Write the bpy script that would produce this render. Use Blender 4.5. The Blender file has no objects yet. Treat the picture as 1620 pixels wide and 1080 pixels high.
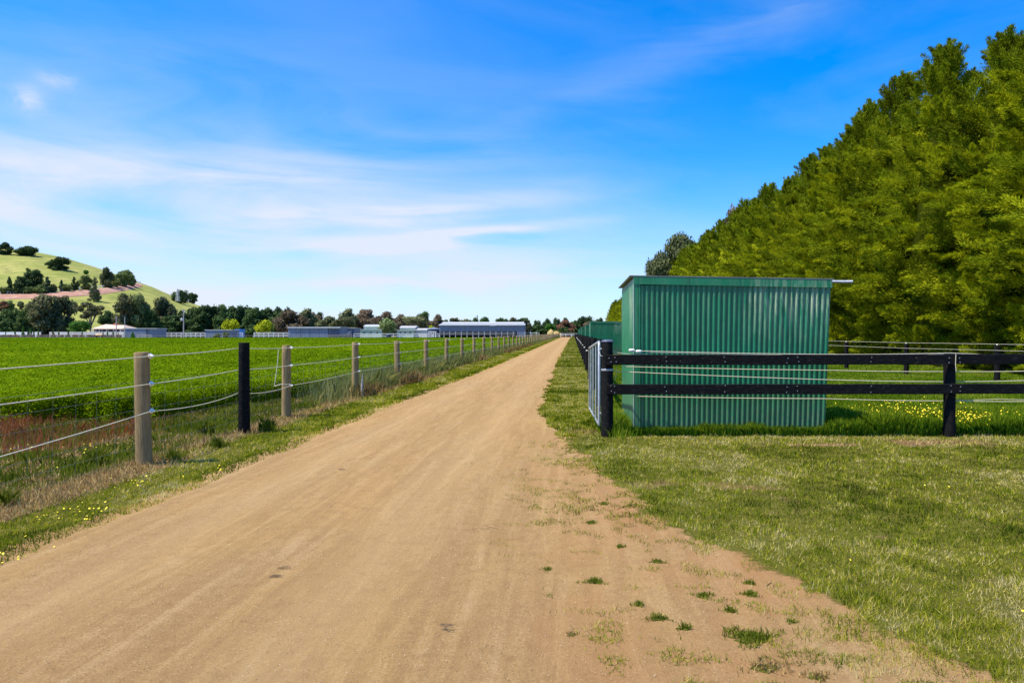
import bpy, math, random
import numpy as np
PI = math.pi
rng = np.random.default_rng(11)
random.seed(5)
F, CX, HY, CH = 1080.0, 905.0, 527.0, 1.5
col = bpy.context.scene.collection

def P(px, py, Y):
    return ((px - CX) / F * Y, Y, CH + (HY - py) / F * Y)
def G(px, py):
    Y = CH * F / (py - HY)
    return ((px - CX) / F * Y, Y)

# ------------------------------------------------------------------ noise
def vnoise(x, y, seed=0):
    x = np.asarray(x, float); y = np.asarray(y, float)
    xi = np.floor(x).astype(np.int64); yi = np.floor(y).astype(np.int64)
    fx = x - xi; fy = y - yi
    fx = fx * fx * (3 - 2 * fx); fy = fy * fy * (3 - 2 * fy)
    def h(a, b):
        n = (a * 374761393 + b * 668265263 + seed * 1274126177) & 0x7fffffff
        n = ((n ^ (n >> 13)) * 1103515245) & 0x7fffffff
        n = ((n ^ (n >> 15)) * 12345677) & 0x7fffffff
        return (n & 0xffff) / 65535.0
    return (h(xi, yi) * (1 - fx) + h(xi + 1, yi) * fx) * (1 - fy) + (h(xi, yi + 1) * (1 - fx) + h(xi + 1, yi + 1) * fx) * fy
def fbm(x, y, seed=0, o=4):
    s = 0; a = .5; t = 0
    for k in range(o):
        s = s + a * vnoise(x * 2 ** k + 13.7 * k, y * 2 ** k - 7.1 * k, seed + k); t += a; a *= .55
    return s / t
def smooth(a, b, x):
    t = np.clip((x - a) / (b - a), 0, 1)
    return t * t * (3 - 2 * t)

# ------------------------------------------------------------------ object helpers
def link(o):
    col.objects.link(o); return o
def tag(o, label=None, cat=None, group=None, kind=None):
    if label: o['label'] = label
    if cat: o['category'] = cat
    if group: o['group'] = group
    if kind: o['kind'] = kind
    return o
def empty(name, loc=(0, 0, 0), rz=0, label=None, cat=None, group=None):
    o = link(bpy.data.objects.new(name, None)); o.location = loc; o.rotation_euler = (0, 0, rz)
    o.empty_display_size = .2
    return tag(o, label, cat, group)
def copy_tree(o, parent=None):
    c = o.copy(); col.objects.link(c); c.parent = parent
    for ch in list(o.children): copy_tree(ch, c)
    return c

def raw_mesh(name, V, Fc, mats, attrs=None, smooth_f=False):
    """V (n,3); Fc (m,k) same-size faces; attrs: name -> (n,) floats or (n,4)"""
    me = bpy.data.meshes.new(name)
    V = np.ascontiguousarray(V, np.float32); Fc = np.ascontiguousarray(Fc, np.int32)
    m, k = Fc.shape
    me.vertices.add(len(V)); me.vertices.foreach_set('co', V.ravel())
    me.loops.add(m * k); me.loops.foreach_set('vertex_index', Fc.ravel())
    me.polygons.add(m); me.polygons.foreach_set('loop_start', np.arange(0, m * k, k, dtype=np.int32))
    me.polygons.foreach_set('loop_total', np.full(m, k, np.int32))
    if smooth_f: me.polygons.foreach_set('use_smooth', np.ones(m, bool))
    me.update(calc_edges=True)
    for a, d in (attrs or {}).items():
        d = np.asarray(d, np.float32)
        if d.ndim == 1:
            at = me.attributes.new(a, 'FLOAT', 'POINT'); at.data.foreach_set('value', d)
        else:
            at = me.attributes.new(a, 'FLOAT_COLOR', 'POINT'); at.data.foreach_set('color', d.ravel())
    for mm in (mats if isinstance(mats, (list, tuple)) else [mats]): me.materials.append(mm)
    return me
def obj_from(me, name, parent=None, loc=None):
    o = link(bpy.data.objects.new(name, me)); o.parent = parent
    if loc is not None: o.location = loc
    return o

class MB:
    def __init__(s): s.v = []; s.f = []
    def add(s, vs, fs):
        n = len(s.v); s.v += [tuple(map(float, v)) for v in vs]; s.f += [tuple(i + n for i in f) for f in fs]; return s
    def box(s, a, b, bev=0):
        (x0, y0, z0), (x1, y1, z1) = a, b
        return s.add([(x0, y0, z0), (x1, y0, z0), (x1, y1, z0), (x0, y1, z0), (x0, y0, z1), (x1, y0, z1), (x1, y1, z1), (x0, y1, z1)],
                     [(0, 3, 2, 1), (4, 5, 6, 7), (0, 1, 5, 4), (1, 2, 6, 5), (2, 3, 7, 6), (3, 0, 4, 7)])
    def tube(s, pts, rad, n=8, cap=True):
        pts = [np.array(p, float) for p in pts]
        if not hasattr(rad, '__len__'): rad = [rad] * len(pts)
        base = len(s.v); vs = []; fs = []
        prev = None
        for i, p in enumerate(pts):
            d = pts[min(i + 1, len(pts) - 1)] - pts[max(i - 1, 0)]
            d = d / (np.linalg.norm(d) + 1e-9)
            if prev is None:
                up = np.array([0, 0, 1.]) if abs(d[2]) < .9 else np.array([1., 0, 0])
            else: up = prev
            a = up - d * np.dot(up, d); a /= np.linalg.norm(a) + 1e-9; b = np.cross(d, a); prev = a
            for k in range(n):
                t = 2 * PI * k / n
                vs.append(p + rad[i] * (a * math.cos(t) + b * math.sin(t)))
        for i in range(len(pts) - 1):
            for k in range(n):
                q = i * n + k; r = i * n + (k + 1) % n
                fs.append((q, r, r + n, q + n))
        if cap:
            fs.append(tuple(range(n))[::-1]); fs.append(tuple((len(pts) - 1) * n + k for k in range(n)))
        return s.add(vs, fs)
    def lathe(s, c, prof, n=16, axis='z'):
        vs = []; fs = []
        for r, h in prof:
            for k in range(n):
                t = 2 * PI * k / n
                a, b = r * math.cos(t), r * math.sin(t)
                vs.append((c[0] + a, c[1] + b, c[2] + h) if axis == 'z' else (c[0] + h, c[1] + a, c[2] + b))
        for i in range(len(prof) - 1):
            for k in range(n):
                q = i * n + k; r = i * n + (k + 1) % n
                fs.append((q, r, r + n, q + n))
        fs.append(tuple(range(n))[::-1]); fs.append(tuple((len(prof) - 1) * n + k for k in range(n)))
        return s.add(vs, fs)
    def mesh(s, name, mat, smooth_f=False, bevel=None):
        me = bpy.data.meshes.new(name); me.from_pydata(s.v, [], s.f); me.update()
        me.materials.append(mat)
        if smooth_f:
            me.polygons.foreach_set('use_smooth', [True] * len(me.polygons))
            try: me.set_sharp_from_angle(angle=math.radians(50))
            except Exception: pass
        return me
    def build(s, name, mat, parent=None, smooth_f=False, loc=None):
        return obj_from(s.mesh(name, mat, smooth_f), name, parent, loc)

# ------------------------------------------------------------------ materials
class NT:
    def __init__(s, name):
        s.m = bpy.data.materials.new(name); s.m.use_nodes = True; s.t = s.m.node_tree; s.n = s.t.nodes
        s.b = s.n['Principled BSDF']; s.out = s.n['Material Output']
    def new(s, t, **kw):
        x = s.n.new(t)
        for k, v in kw.items(): setattr(x, k, v)
        return x
    def l(s, a, b): s.t.links.new(a, b)
    def coord(s, which='Object'): return s.new('ShaderNodeTexCoord').outputs[which]
    def geo(s): return s.new('ShaderNodeNewGeometry').outputs['Position']
    def map(s, vec, scale=(1, 1, 1), loc=(0, 0, 0), rot=(0, 0, 0)):
        x = s.new('ShaderNodeMapping'); x.inputs['Scale'].default_value = scale; x.inputs['Location'].default_value = loc
        x.inputs['Rotation'].default_value = rot; s.l(vec, x.inputs['Vector']); return x.outputs['Vector']
    def noise(s, vec, scale=5, detail=4, rough=.6, dist=0):
        x = s.new('ShaderNodeTexNoise'); x.inputs['Scale'].default_value = scale; x.inputs['Detail'].default_value = detail
        x.inputs['Roughness'].default_value = rough; x.inputs['Distortion'].default_value = dist
        if vec is not None: s.l(vec, x.inputs['Vector'])
        return x.outputs['Fac']
    def ramp(s, fac, stops, interp='LINEAR'):
        x = s.new('ShaderNodeValToRGB'); e = x.color_ramp.elements; x.color_ramp.interpolation = interp
        while len(e) < len(stops): e.new(.5)
        for q, (p, c) in zip(e, stops):
            q.position = p; q.color = (c, c, c, 1) if not hasattr(c, '__len__') else (*c[:3], 1)
        s.l(fac, x.inputs['Fac']); return x.outputs['Color']
    def mix(s, fac, a, b, mode='MIX'):
        x = s.new('ShaderNodeMix', data_type='RGBA', blend_type=mode)
        for v, i in ((fac, 0), (a, 6), (b, 7)):
            if hasattr(v, 'links') or hasattr(v, 'is_linked'): s.l(v, x.inputs[i])
            elif hasattr(v, '__len__'): x.inputs[i].default_value = (*v[:3], 1)
            else: x.inputs[i].default_value = v
        return x.outputs[2]
    def math(s, op, a, b=0, c=0, clamp=False):
        x = s.new('ShaderNodeMath', operation=op, use_clamp=clamp)
        for v, i in ((a, 0), (b, 1), (c, 2)):
            if hasattr(v, 'is_linked'): s.l(v, x.inputs[i])
            else: x.inputs[i].default_value = v
        return x.outputs[0]
    def bump(s, h, strength=.5, dist=.01):
        x = s.new('ShaderNodeBump'); x.inputs['Strength'].default_value = strength; x.inputs['Distance'].default_value = dist
        s.l(h, x.inputs['Height']); s.l(x.outputs['Normal'], s.b.inputs['Normal'])
    def base(s, c, rough=.6, spec=.5, metal=0):
        if hasattr(c, 'is_linked'): s.l(c, s.b.inputs['Base Color'])
        else: s.b.inputs['Base Color'].default_value = (*c[:3], 1)
        s.b.inputs['Roughness'].default_value = rough; s.b.inputs['Specular IOR Level'].default_value = spec
        s.b.inputs['Metallic'].default_value = metal; return s.m

def mat_paint(name, c, rough=.5, var=.25, scale=3, metal=0, spec=.4):
    t = NT(name); n = t.noise(t.coord(), scale, 5, .65)
    k = t.ramp(n, [(.3, tuple(x * (1 - var) for x in c)), (.7, tuple(min(1, x * (1 + var)) for x in c))])
    t.base(k, rough, spec, metal); t.bump(n, .15, .01); return t.m

def mat_wood_grey():
    t = NT('weathered_pine_post'); p = t.geo()
    g = t.noise(t.map(p, (22, 22, 1.1)), 4, 6, .7, .6)
    big = t.noise(p, 1.3, 3)
    c = t.ramp(g, [(.28, (.11, .066, .028)), (.45, (.29, .195, .085)), (.62, (.42, .31, .145)), (.8, (.50, .40, .20))])
    c2 = t.mix(t.ramp(big, [(.4, 0), (.65, .55)]), c, (.22, .155, .075))
    crack = t.noise(t.map(p, (60, 60, 1.5)), 2, 4, .8)
    c3 = t.mix(t.ramp(crack, [(.33, .85), (.40, 0)]), c2, (.06, .04, .022))
    knot = t.new('ShaderNodeTexVoronoi'); knot.inputs['Scale'].default_value = 1.0; t.l(t.map(p, (7, 7, 3.5)), knot.inputs['Vector'])
    c4 = t.mix(t.ramp(knot.outputs['Distance'], [(.06, .8), (.11, 0)]), c3, (.07, .045, .028))
    t.base(c4, .85, .2); t.bump(t.math('ADD', g, crack), .6, .006); return t.m
def mat_black():
    t = NT('black_painted_timber'); p = t.geo()
    g = t.noise(t.map(p, (3, 14, 14)), 4, 6, .7)
    g2 = t.noise(t.map(p, (18, 18, 2)), 3, 5, .7)
    c = t.ramp(g, [(.3, (.0035, .0035, .004)), (.55, (.008, .008, .008)), (.72, (.042, .040, .037))])
    sp = t.noise(p, 34, 2, .5); sp2 = t.noise(p, 3.1, 2)
    f = t.math('MULTIPLY', t.ramp(sp, [(.735, 0), (.755, .8)]), t.ramp(sp2, [(.50, 0), (.58, 1)]))
    c = t.mix(f, c, (.42, .40, .37))
    kn = t.new('ShaderNodeTexVoronoi'); kn.inputs['Scale'].default_value = 2.1; t.l(t.map(p, (1, 1, 1.8)), kn.inputs['Vector'])
    c = t.mix(t.ramp(kn.outputs['Distance'], [(.035, .7), (.06, 0)]), c, (.13, .10, .075))
    t.base(c, .75, .10); t.bump(t.math('ADD', g, g2), .6, .005); return t.m
def mat_green_steel():
    t = NT('green_corrugated_steel'); p = t.coord()
    n1 = t.noise(p, 2.2, 4); n2 = t.noise(t.map(p, (9, 9, .9)), 2.2, 5, .7)
    c = t.ramp(n1, [(.3, (.004, .138, .052)), (.7, (.012, .205, .085))])
    # chalky faded streaks near the top right
    sx = t.new('ShaderNodeSeparateXYZ'); t.l(p, sx.inputs[0])
    fx = t.ramp(t.math('DIVIDE', sx.outputs[0], 3.0), [(.5, .15), (.62, .9), (.97, 1)])
    fz = t.ramp(t.math('DIVIDE', sx.outputs[2], 2.4), [(.55, .08), (.72, .55), (.84, 1), (.93, .4)])
    m = t.math('MULTIPLY', t.math('MULTIPLY', fx, fz), t.ramp(n2, [(.44, 0), (.58, 1)]))
    c = t.mix(t.math('MULTIPLY', m, .8), c, (.45, .52, .33))
    # splashes of dust low on the sheet and scuffs
    n3 = t.noise(p, 26, 4, .7)
    lo = t.math('MULTIPLY', t.ramp(t.math('DIVIDE', sx.outputs[2], 2.4), [(.0, 1), (.34, 0)]), t.ramp(n3, [(.36, .1), (.58, 1)]))
    c = t.mix(t.math('MULTIPLY', lo, .6), c, (.16, .15, .09))
    sc = t.noise(t.map(p, (5, 5, 3)), 6, 3, .8)
    c = t.mix(t.ramp(sc, [(.66, 0), (.72, .6)]), c, (.24, .38, .30))
    wv = t.math('ABSOLUTE', t.math('SUBTRACT', t.math('MODULO', sx.outputs[0], .765), .06))
    c = t.mix(t.ramp(t.math('MULTIPLY', wv, 10), [(.03, .75), (.07, 0)]), c, (.003, .03, .015))
    t.base(c, .38, .5)
    t.l(t.ramp(n2, [(.2, .28), (.8, .52)]), t.b.inputs['Roughness']); t.bump(n1, .12, .02)
    return t.m
def mat_leaf(name, trans=.3, rough=.6, spec=.25, lo=.62, hi=1.35, hue=None):
    """crown colour comes from the object colour, varied leaf by leaf and clump by clump"""
    t = NT(name)
    oc = t.new('ShaderNodeObjectInfo').outputs['Color']
    a = t.new('ShaderNodeAttribute', attribute_name='var').outputs['Fac']
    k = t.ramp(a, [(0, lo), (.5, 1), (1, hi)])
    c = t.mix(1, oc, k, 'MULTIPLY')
    if hue:
        b = t.new('ShaderNodeAttribute', attribute_name='clump').outputs['Fac']
        c = t.mix(t.ramp(b, [(.25, 0), (.95, .75)]), c, hue)
    t.base(c, rough, spec)
    tr = t.new('ShaderNodeBsdfTranslucent'); t.l(c, tr.inputs['Color'])
    mx = t.new('ShaderNodeMixShader'); mx.inputs[0].default_value = trans
    t.l(t.b.outputs[0], mx.inputs[1]); t.l(tr.outputs[0], mx.inputs[2]); t.l(mx.outputs[0], t.out.inputs['Surface'])
    return t.m
def mat_blade(name, stops, trans=.35):
    t = NT(name); a = t.new('ShaderNodeAttribute', attribute_name='var').outputs['Fac']
    c = t.ramp(a, stops); t.base(c, .85, .04)
    tr = t.new('ShaderNodeBsdfTranslucent'); t.l(c, tr.inputs['Color'])
    mx = t.new('ShaderNodeMixShader'); mx.inputs[0].default_value = trans
    t.l(t.b.outputs[0], mx.inputs[1]); t.l(tr.outputs[0], mx.inputs[2]); t.l(mx.outputs[0], t.out.inputs['Surface'])
    return t.m
def mat_ribbed(name, c, axis='X', pitch=.2, amt=.3, rough=.5):
    t = NT(name); p = t.coord(); s = t.new('ShaderNodeSeparateXYZ'); t.l(p, s.inputs[0])
    w = t.math('SINE', t.math('MULTIPLY', s.outputs[axis], 2 * PI / pitch))
    n = t.noise(t.map(p, (1, 1, .3)), 1.5, 4)
    c1 = t.ramp(n, [(.3, tuple(x * .82 for x in c)), (.7, tuple(x * 1.15 for x in c))])
    t.base(c1, rough, .4); t.bump(w, amt, .03); return t.m

M = {}
M['post'] = mat_wood_grey(); M['black'] = mat_black(); M['green'] = mat_green_steel()
M['white'] = mat_paint('white_paint', (.72, .72, .70), .5, .08)
M['rope'] = mat_paint('white_rope', (.62, .57, .42), .7, .12, 30)
M['plastic'] = mat_paint('white_plastic', (.8, .78, .68), .35, .05)
M['galv'] = mat_paint('galvanised_steel', (.42, .44, .45), .42, .25, 14, .55)
M['wire'] = mat_paint('dull_wire', (.16, .17, .16), .6, .2, 9, .3)
M['trim'] = mat_paint('pale_metal_trim', (.50, .56, .50), .4, .15, 4, .2)
M['roofm'] = mat_paint('shed_roof_steel', (.20, .20, .19), .5, .2, 4, .3)
M['blue'] = mat_ribbed('slate_blue_cladding', (.135, .17, .235), 'X', .5)
M['bluedk'] = mat_paint('dark_blue_cladding', (.07, .09, .14), .5)  # deeper blue for joints, door, kick rail, clerestory and post cap
M['roofpale'] = mat_paint('pale_steel_roof', (.50, .50, .50), .4, .1, 1, .2)
M['mint'] = mat_ribbed('pale_green_cladding', (.36, .48, .36), 'X', .6)
M['tan'] = mat_paint('tan_roofing', (.55, .42, .31), .7, .12, 1)
M['brick'] = mat_paint('warm_render_wall', (.36, .29, .25), .8, .15, 2)
M['tank'] = mat_paint('dark_blue_tank', (.03, .045, .09), .45)
M['dark'] = mat_paint('dark_interior', (.02, .022, .028), .8)
M['bluebright'] = mat_paint('bright_blue_steel', (.03, .19, .55), .5, .1)
M['greyrail'] = mat_paint('grey_timber_rail', (.22, .20, .18), .8)
M['bark'] = mat_paint('pale_bark', (.26, .22, .18), .85, .4, 3)
M['barkdk'] = mat_paint('dark_bark', (.07, .055, .042), .9, .4, 3)
M['concrete'] = mat_paint('pale_pole_timber', (.40, .38, .35), .8)
M['foliage'] = mat_leaf('tree_foliage', .25, .7, .08)
M['hedgeleaf'] = mat_leaf('golden_cypress_foliage', .30, .8, .04, .22, 1.9, (.50, .53, .012))

def sand_nodes(t, p):
    fine = t.noise(p, 80, 5, .9); mid = t.noise(p, 9, 6, .7); big = t.noise(t.map(p, (1.3, .28, 1)), 1.0, 5, .6, .5)
    st = t.noise(t.map(p, (7, .55, 1)), 1.0, 6, .7, .8)
    c = t.ramp(fine, [(.27, (.13, .080, .034)), (.40, (.33, .215, .098)), (.53, (.47, .315, .150)), (.72, (.74, .55, .30))])
    c = t.mix(t.ramp(big, [(.35, .0), (.68, .5)]), c, (.50, .315, .115))
    c = t.mix(t.ramp(mid, [(.34, .5), (.52, 0)]), c, (.31, .19, .085))
    c = t.mix(t.ramp(st, [(.42, .42), (.56, 0)]), c, (.31, .19, .085))
    c = t.mix(t.ramp(st, [(.55, 0), (.72, .35)]), c, (.60, .44, .25))
    pk = t.noise(t.map(p, (.5, .3, 1)), 1.7, 3)
    sx = t.new('ShaderNodeSeparateXYZ'); t.l(p, sx.inputs[0])
    redm = t.math('MULTIPLY', t.ramp(pk, [(.40, .1), (.60, 1)]), t.ramp(t.math('DIVIDE', t.math('ADD', sx.outputs[0], 4), 8), [(.42, .1), (.60, 1)]))
    c = t.mix(t.math('MULTIPLY', redm, .7), c, (.42, .215, .095))
    w1 = t.math('SUBTRACT', 1, t.math('MULTIPLY', t.math('ABSOLUTE', t.math('ADD', sx.outputs[0], 2.9)), 2.2), clamp=True)
    w2 = t.math('SUBTRACT', 1, t.math('MULTIPLY', t.math('ABSOLUTE', t.math('ADD', sx.outputs[0], 1.3)), 2.2), clamp=True)
    c = t.mix(t.math('MULTIPLY', t.math('ADD', w1, w2), .30), c, (.56, .39, .20))
    vor = t.new('ShaderNodeTexVoronoi'); vor.inputs['Scale'].default_value = 55; t.l(p, vor.inputs['Vector'])
    spk = t.noise(p, 17, 3)
    c = t.mix(t.math('MULTIPLY', t.ramp(vor.outputs['Distance'], [(.14, 1), (.22, 0)]), t.ramp(spk, [(.50, 0), (.60, .8)])), c, (.09, .058, .035))
    c = t.mix(1, c, (.78, .76, .72), 'MULTIPLY')
    return c, fine, mid, st
# ------------------------------------------------------------------ setting: ground
def road_l(Y): return np.interp(Y, [0, 9, 15, 30, 120, 260], [-3.62, -3.64, -3.68, -3.48, -3.75, -4.1]) + .16 * (fbm(Y * .9, Y * 0 + 3.3, 5) - .5) * np.interp(Y, [0, 30], [2, 1]) + .10 * (fbm(Y * 4.5, Y * 0 + 1, 9, 2) - .5)
def road_r(Y): return np.interp(Y, [0, 2, 2.93, 3.22, 3.57, 4.34, 5, 6.95, 9.36, 12, 14.3, 37, 120, 260], [2.3, 1.9, 1.62, 1.5, 1.38, 1.08, .74, .2, -.2, -.5, -.64, -.66, -.55, -.3]) + .32 * (fbm(Y * 1.1, Y * 0 + 8.8, 6) - .5) + .22 * (fbm(Y * 5.5, Y * 0 + 5, 19, 2) - .5)

def fencex(Y): return np.interp(Y, [3, 7.8, 10.2, 12.2, 16, 30, 260], [-4.82, -4.88, -4.92, -5.1, -5.16, -5.25, -5.35])
def crop_edge(Y): return np.interp(Y, [11.2, 11.8, 14.3, 17.4, 24, 260], [-7.6, -7.35, -6.75, -5.95, -5.75, -5.7]) + .35 * (fbm(Y * .8, Y * 0 + 2, 31) - .5)
CROP_Y0 = 11.4
def crop_front(X): return CROP_Y0 + .7 * (fbm(X * .7, X * 0 + 4, 77) - .5)
def bare(X, Y):
    """0..1 how bare / earthy the ground is"""
    b = np.zeros_like(X)
    # mulch and soil along the left fence line
    d = np.abs(X - fencex(Y) - .02)
    b = np.maximum(b, smooth(.46, .12, d) * smooth(.40, .62, fbm(X * .9, Y * .55, 41) + .12 * (Y < 12)) * (Y < 90))
    # soil strip along the crop
    ds = (crop_edge(np.maximum(Y, 11.3)) + .55) - X
    strip = smooth(.75, .35, np.abs(ds)) * smooth(10.6, 11.3, Y) * (Y < 26)
    b = np.maximum(b, strip * .95)
    b = np.maximum(b, smooth(.7, .3, np.abs(Y - (crop_front(X) - .45))) * (X < -6.6) * .8)
    # worn patches before the right fence
    w = smooth(.42, .10, np.abs(Y - 9.35 - .25 * (vnoise(X * .8, X * 0, 3) - .5))) * smooth(2.5, 3.4, X) * smooth(.50, .66, fbm(X * .9, Y * 2.2, 51) + .06)
    b = np.maximum(b, w)
    b = np.maximum(b, smooth(.5, .2, np.hypot((X - .15) / .6, (Y - 10.3) / .9)) * .9)
    b = np.maximum(b, smooth(.62, .8, fbm(X * 1.6, Y * 2.2, 61)) * (X > 0) * (Y < 10) * .45)
    b = np.maximum(b, smooth(.46, .60, fbm(X * .8, Y * 1.3, 43)) * (X < fencex(Y)) * (Y < 15) * .95)
    # far track patches in the paddock
    b = np.maximum(b, smooth(.55, .7, fbm(X * .35, Y * .5, 71)) * (X > 6) * smooth(14, 17, Y) * smooth(26, 20, Y) * .7)
    return b
xs = np.concatenate([-np.geomspace(16, 4000, 46)[::-1], np.arange(-15.9, 18, .13), np.geomspace(18.2, 4000, 46)])
ys = np.concatenate([-np.geomspace(3, 4000, 20)[::-1], np.arange(-2.5, 30, .13), np.geomspace(30.2, 4000, 130)])
GX, GY = np.meshgrid(xs, ys); nx, ny = len(xs), len(ys)
gx, gy = GX.ravel(), GY.ravel()
idx = np.arange(nx * ny).reshape(ny, nx)
faces = np.stack([idx[:-1, :-1], idx[:-1, 1:], idx[1:, 1:], idx[1:, :-1]], -1).reshape(-1, 4)
bb = bare(gx, gy)
verge = smooth(.42, .0, road_l(gy) - gx) * smooth(.42, -.10, gx - road_r(gy)) * (gy < 262)
sand = smooth(150, 156, gy) * (gx < -8) * .55 * (gy < 215)
t = NT('grassland_soil'); p = t.geo()
bA = t.new('ShaderNodeAttribute', attribute_name='bare').outputs['Fac']
sA = t.new('ShaderNodeAttribute', attribute_name='sand').outputs['Fac']
n1 = t.noise(p, 1.1, 5); n2 = t.noise(p, 45, 5, .7); n3 = t.noise(p, .22, 4)
green = t.ramp(n2, [(.25, (.022, .020, .005)), (.48, (.075, .072, .012)), (.75, (.19, .15, .045))])
green = t.mix(t.ramp(n3, [(.35, 0), (.7, .5)]), green, (.10, .115, .012))
soil = t.ramp(n2, [(.25, (.085, .038, .020)), (.5, (.20, .105, .060)), (.78, (.34, .22, .13))])
soil = t.mix(t.ramp(n1, [(.4, 0), (.7, .7)]), soil, (.26, .19, .115))
f = t.ramp(t.math('ADD', bA, t.math('MULTIPLY', t.math('SUBTRACT', n2, .5), .9)), [(.30, 0), (.6, 1)])
c = t.mix(f, green, soil)
c = t.mix(sA, c, (.42, .36, .25))
sc_, sf_, sm_, ss_ = sand_nodes(t, p); vA = t.new('ShaderNodeAttribute', attribute_name='verge').outputs['Fac']; n5 = t.noise(p, 7, 6, .7)
vm = t.ramp(t.math('ADD', vA, t.math('MULTIPLY', t.math('SUBTRACT', n5, .5), 1.1)), [(.36, 0), (.50, 1)])
c = t.mix(vm, c, sc_)
hm = t.mix(vm, n2, t.math('ADD', sf_, t.math('ADD', t.math('MULTIPLY', sm_, .8), t.math('MULTIPLY', ss_, .5))))
t.base(c, .95, .03); t.bump(hm, .8, .012); M['ground'] = t.m
me = raw_mesh('ground', np.stack([gx, gy, np.zeros_like(gx)], -1), faces, M['ground'], {'bare': bb, 'sand': sand, 'verge': verge})
tag(obj_from(me, 'ground'), kind='structure')

# ------------------------------------------------------------------ road
yr = np.concatenate([np.arange(-8, 30, .07), np.geomspace(30, 262, 260)])
cols = 34
L, R = road_l(yr), road_r(yr)
u = np.linspace(0, 1, cols)
RX = L[:, None] * (1 - u) + R[:, None] * u
RY = np.repeat(yr[:, None], cols, 1)
crown = .03 * np.clip(1 - ((RX + 2.0) / 1.75) ** 2, 0, 1)
RZ = .005 + crown - .012 * np.exp(-((RX + 2.9) / .22) ** 2) - .012 * np.exp(-((RX + 1.3) / .22) ** 2)
RZ = np.maximum(RZ, .0045)
idx = np.arange(len(yr) * cols).reshape(len(yr), cols)
faces = np.stack([idx[:-1, :-1], idx[:-1, 1:], idx[1:, 1:], idx[1:, :-1]], -1).reshape(-1, 4)
t = NT('sandy_gravel'); p = t.geo()
c, fine, mid, st = sand_nodes(t, p)
t.base(c, .95, .04); t.bump(t.math('ADD', fine, t.math('ADD', t.math('MULTIPLY', mid, .8), t.math('MULTIPLY', st, .5))), .8, .012); M['road'] = t.m
me = raw_mesh('road', np.stack([RX.ravel(), RY.ravel(), RZ.ravel()], -1), faces, M['road'], None, True)
tag(obj_from(me, 'road'), kind='structure')

# ------------------------------------------------------------------ blades
def blades(name, X, Y, h, w, var, mat, lean=.5, seg=1, z0=0.0, label=None, cat='grass', kind='stuff', parent=None):
    n = len(X); X = np.asarray(X); Y = np.asarray(Y)
    h = np.broadcast_to(h, n); w = np.broadcast_to(w, n); z0 = np.broadcast_to(z0, n)
    a = rng.uniform(0, 2 * PI, n); la = rng.uniform(0, 2 * PI, n); lm = np.abs(rng.normal(0, lean, n)) * h
    sx_, sy_ = np.cos(a) * w / 2, np.sin(a) * w / 2
    dx, dy = np.cos(la) * lm, np.sin(la) * lm
    hz = np.sqrt(np.maximum(h ** 2 - (lm * .6) ** 2, (h * .25) ** 2))
    if seg == 1:
        V = np.stack([np.stack([X - sx_, Y - sy_, z0], -1), np.stack([X + sx_, Y + sy_, z0], -1), np.stack([X + dx, Y + dy, z0 + hz], -1)], 1).reshape(-1, 3)
        Fc = np.arange(3 * n).reshape(n, 3); k = 3
    else:
        m1 = np.stack([X + dx * .3, Y + dy * .3, z0 + hz * .6], -1)
        o = np.stack([sx_, sy_, np.zeros(n)], -1)
        b = np.stack([X, Y, z0], -1)
        tip = np.stack([X + dx, Y + dy, z0 + hz], -1)
        V = np.stack([b - o, b + o, m1 + o * .8, tip, m1 - o * .8], 1).reshape(-1, 3)
        Fc = np.arange(5 * n).reshape(n, 5); k = 5
    me = raw_mesh(name, V, Fc, mat, {'var': np.repeat(var, k)})
    o = obj_from(me, name, parent)
    return tag(o, label, cat, None, kind)

def scatter(y0, y1, xa, xb, dens, power=1.0):
    """random points with density dens/m2 at y0 falling as (y0/Y)^power; xa/xb functions of Y"""
    out = []
    e = np.geomspace(y0, y1, 26) if y0 > 0 else np.linspace(y0, y1, 26)
    for a, b in zip(e[:-1], e[1:]):
        m = (a + b) / 2; A, B = float(xa(np.array(m))), float(xb(np.array(m)))
        if B <= A: continue
        W = B - A + 3
        n = int((b - a) * W * dens * (y0 / m) ** power)
        if n < 1: continue
        Yv = rng.uniform(a, b, n); Xv = rng.uniform(A - 1.5, B + 1.5, n)
        k = (Xv > xa(Yv)) & (Xv < xb(Yv)); out.append(np.stack([Xv[k], Yv[k]], -1))
    q = np.concatenate(out); return q[:, 0], q[:, 1]

lawnm = mat_blade('mown_grass_blade', [(0, (.035, .060, .003)), (.33, (.150, .205, .006)), (.60, (.30, .310, .010)), (.82, (.50, .43, .060)), (1, (.60, .50, .22))])
longm = mat_blade('long_grass_blade', [(0, (.05, .10, .006)), (.4, (.13, .225, .008)), (.75, (.23, .32, .014)), (1, (.36, .38, .06))], .4)
def lawnvar(X, Y):
    a = fbm(X * .7, Y * .7, 101); b = fbm(X * 3, Y * 3, 103)
    c = fbm(X * 11, Y * 11, 107, 3)
    return np.clip(.48 + 1.3 * (a - .5) + 1.1 * (b - .5) + 1.1 * (c - .5) + rng.normal(0, .22, len(X)) + .40 * (rng.random(len(X)) < .12), 0, 1)
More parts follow.
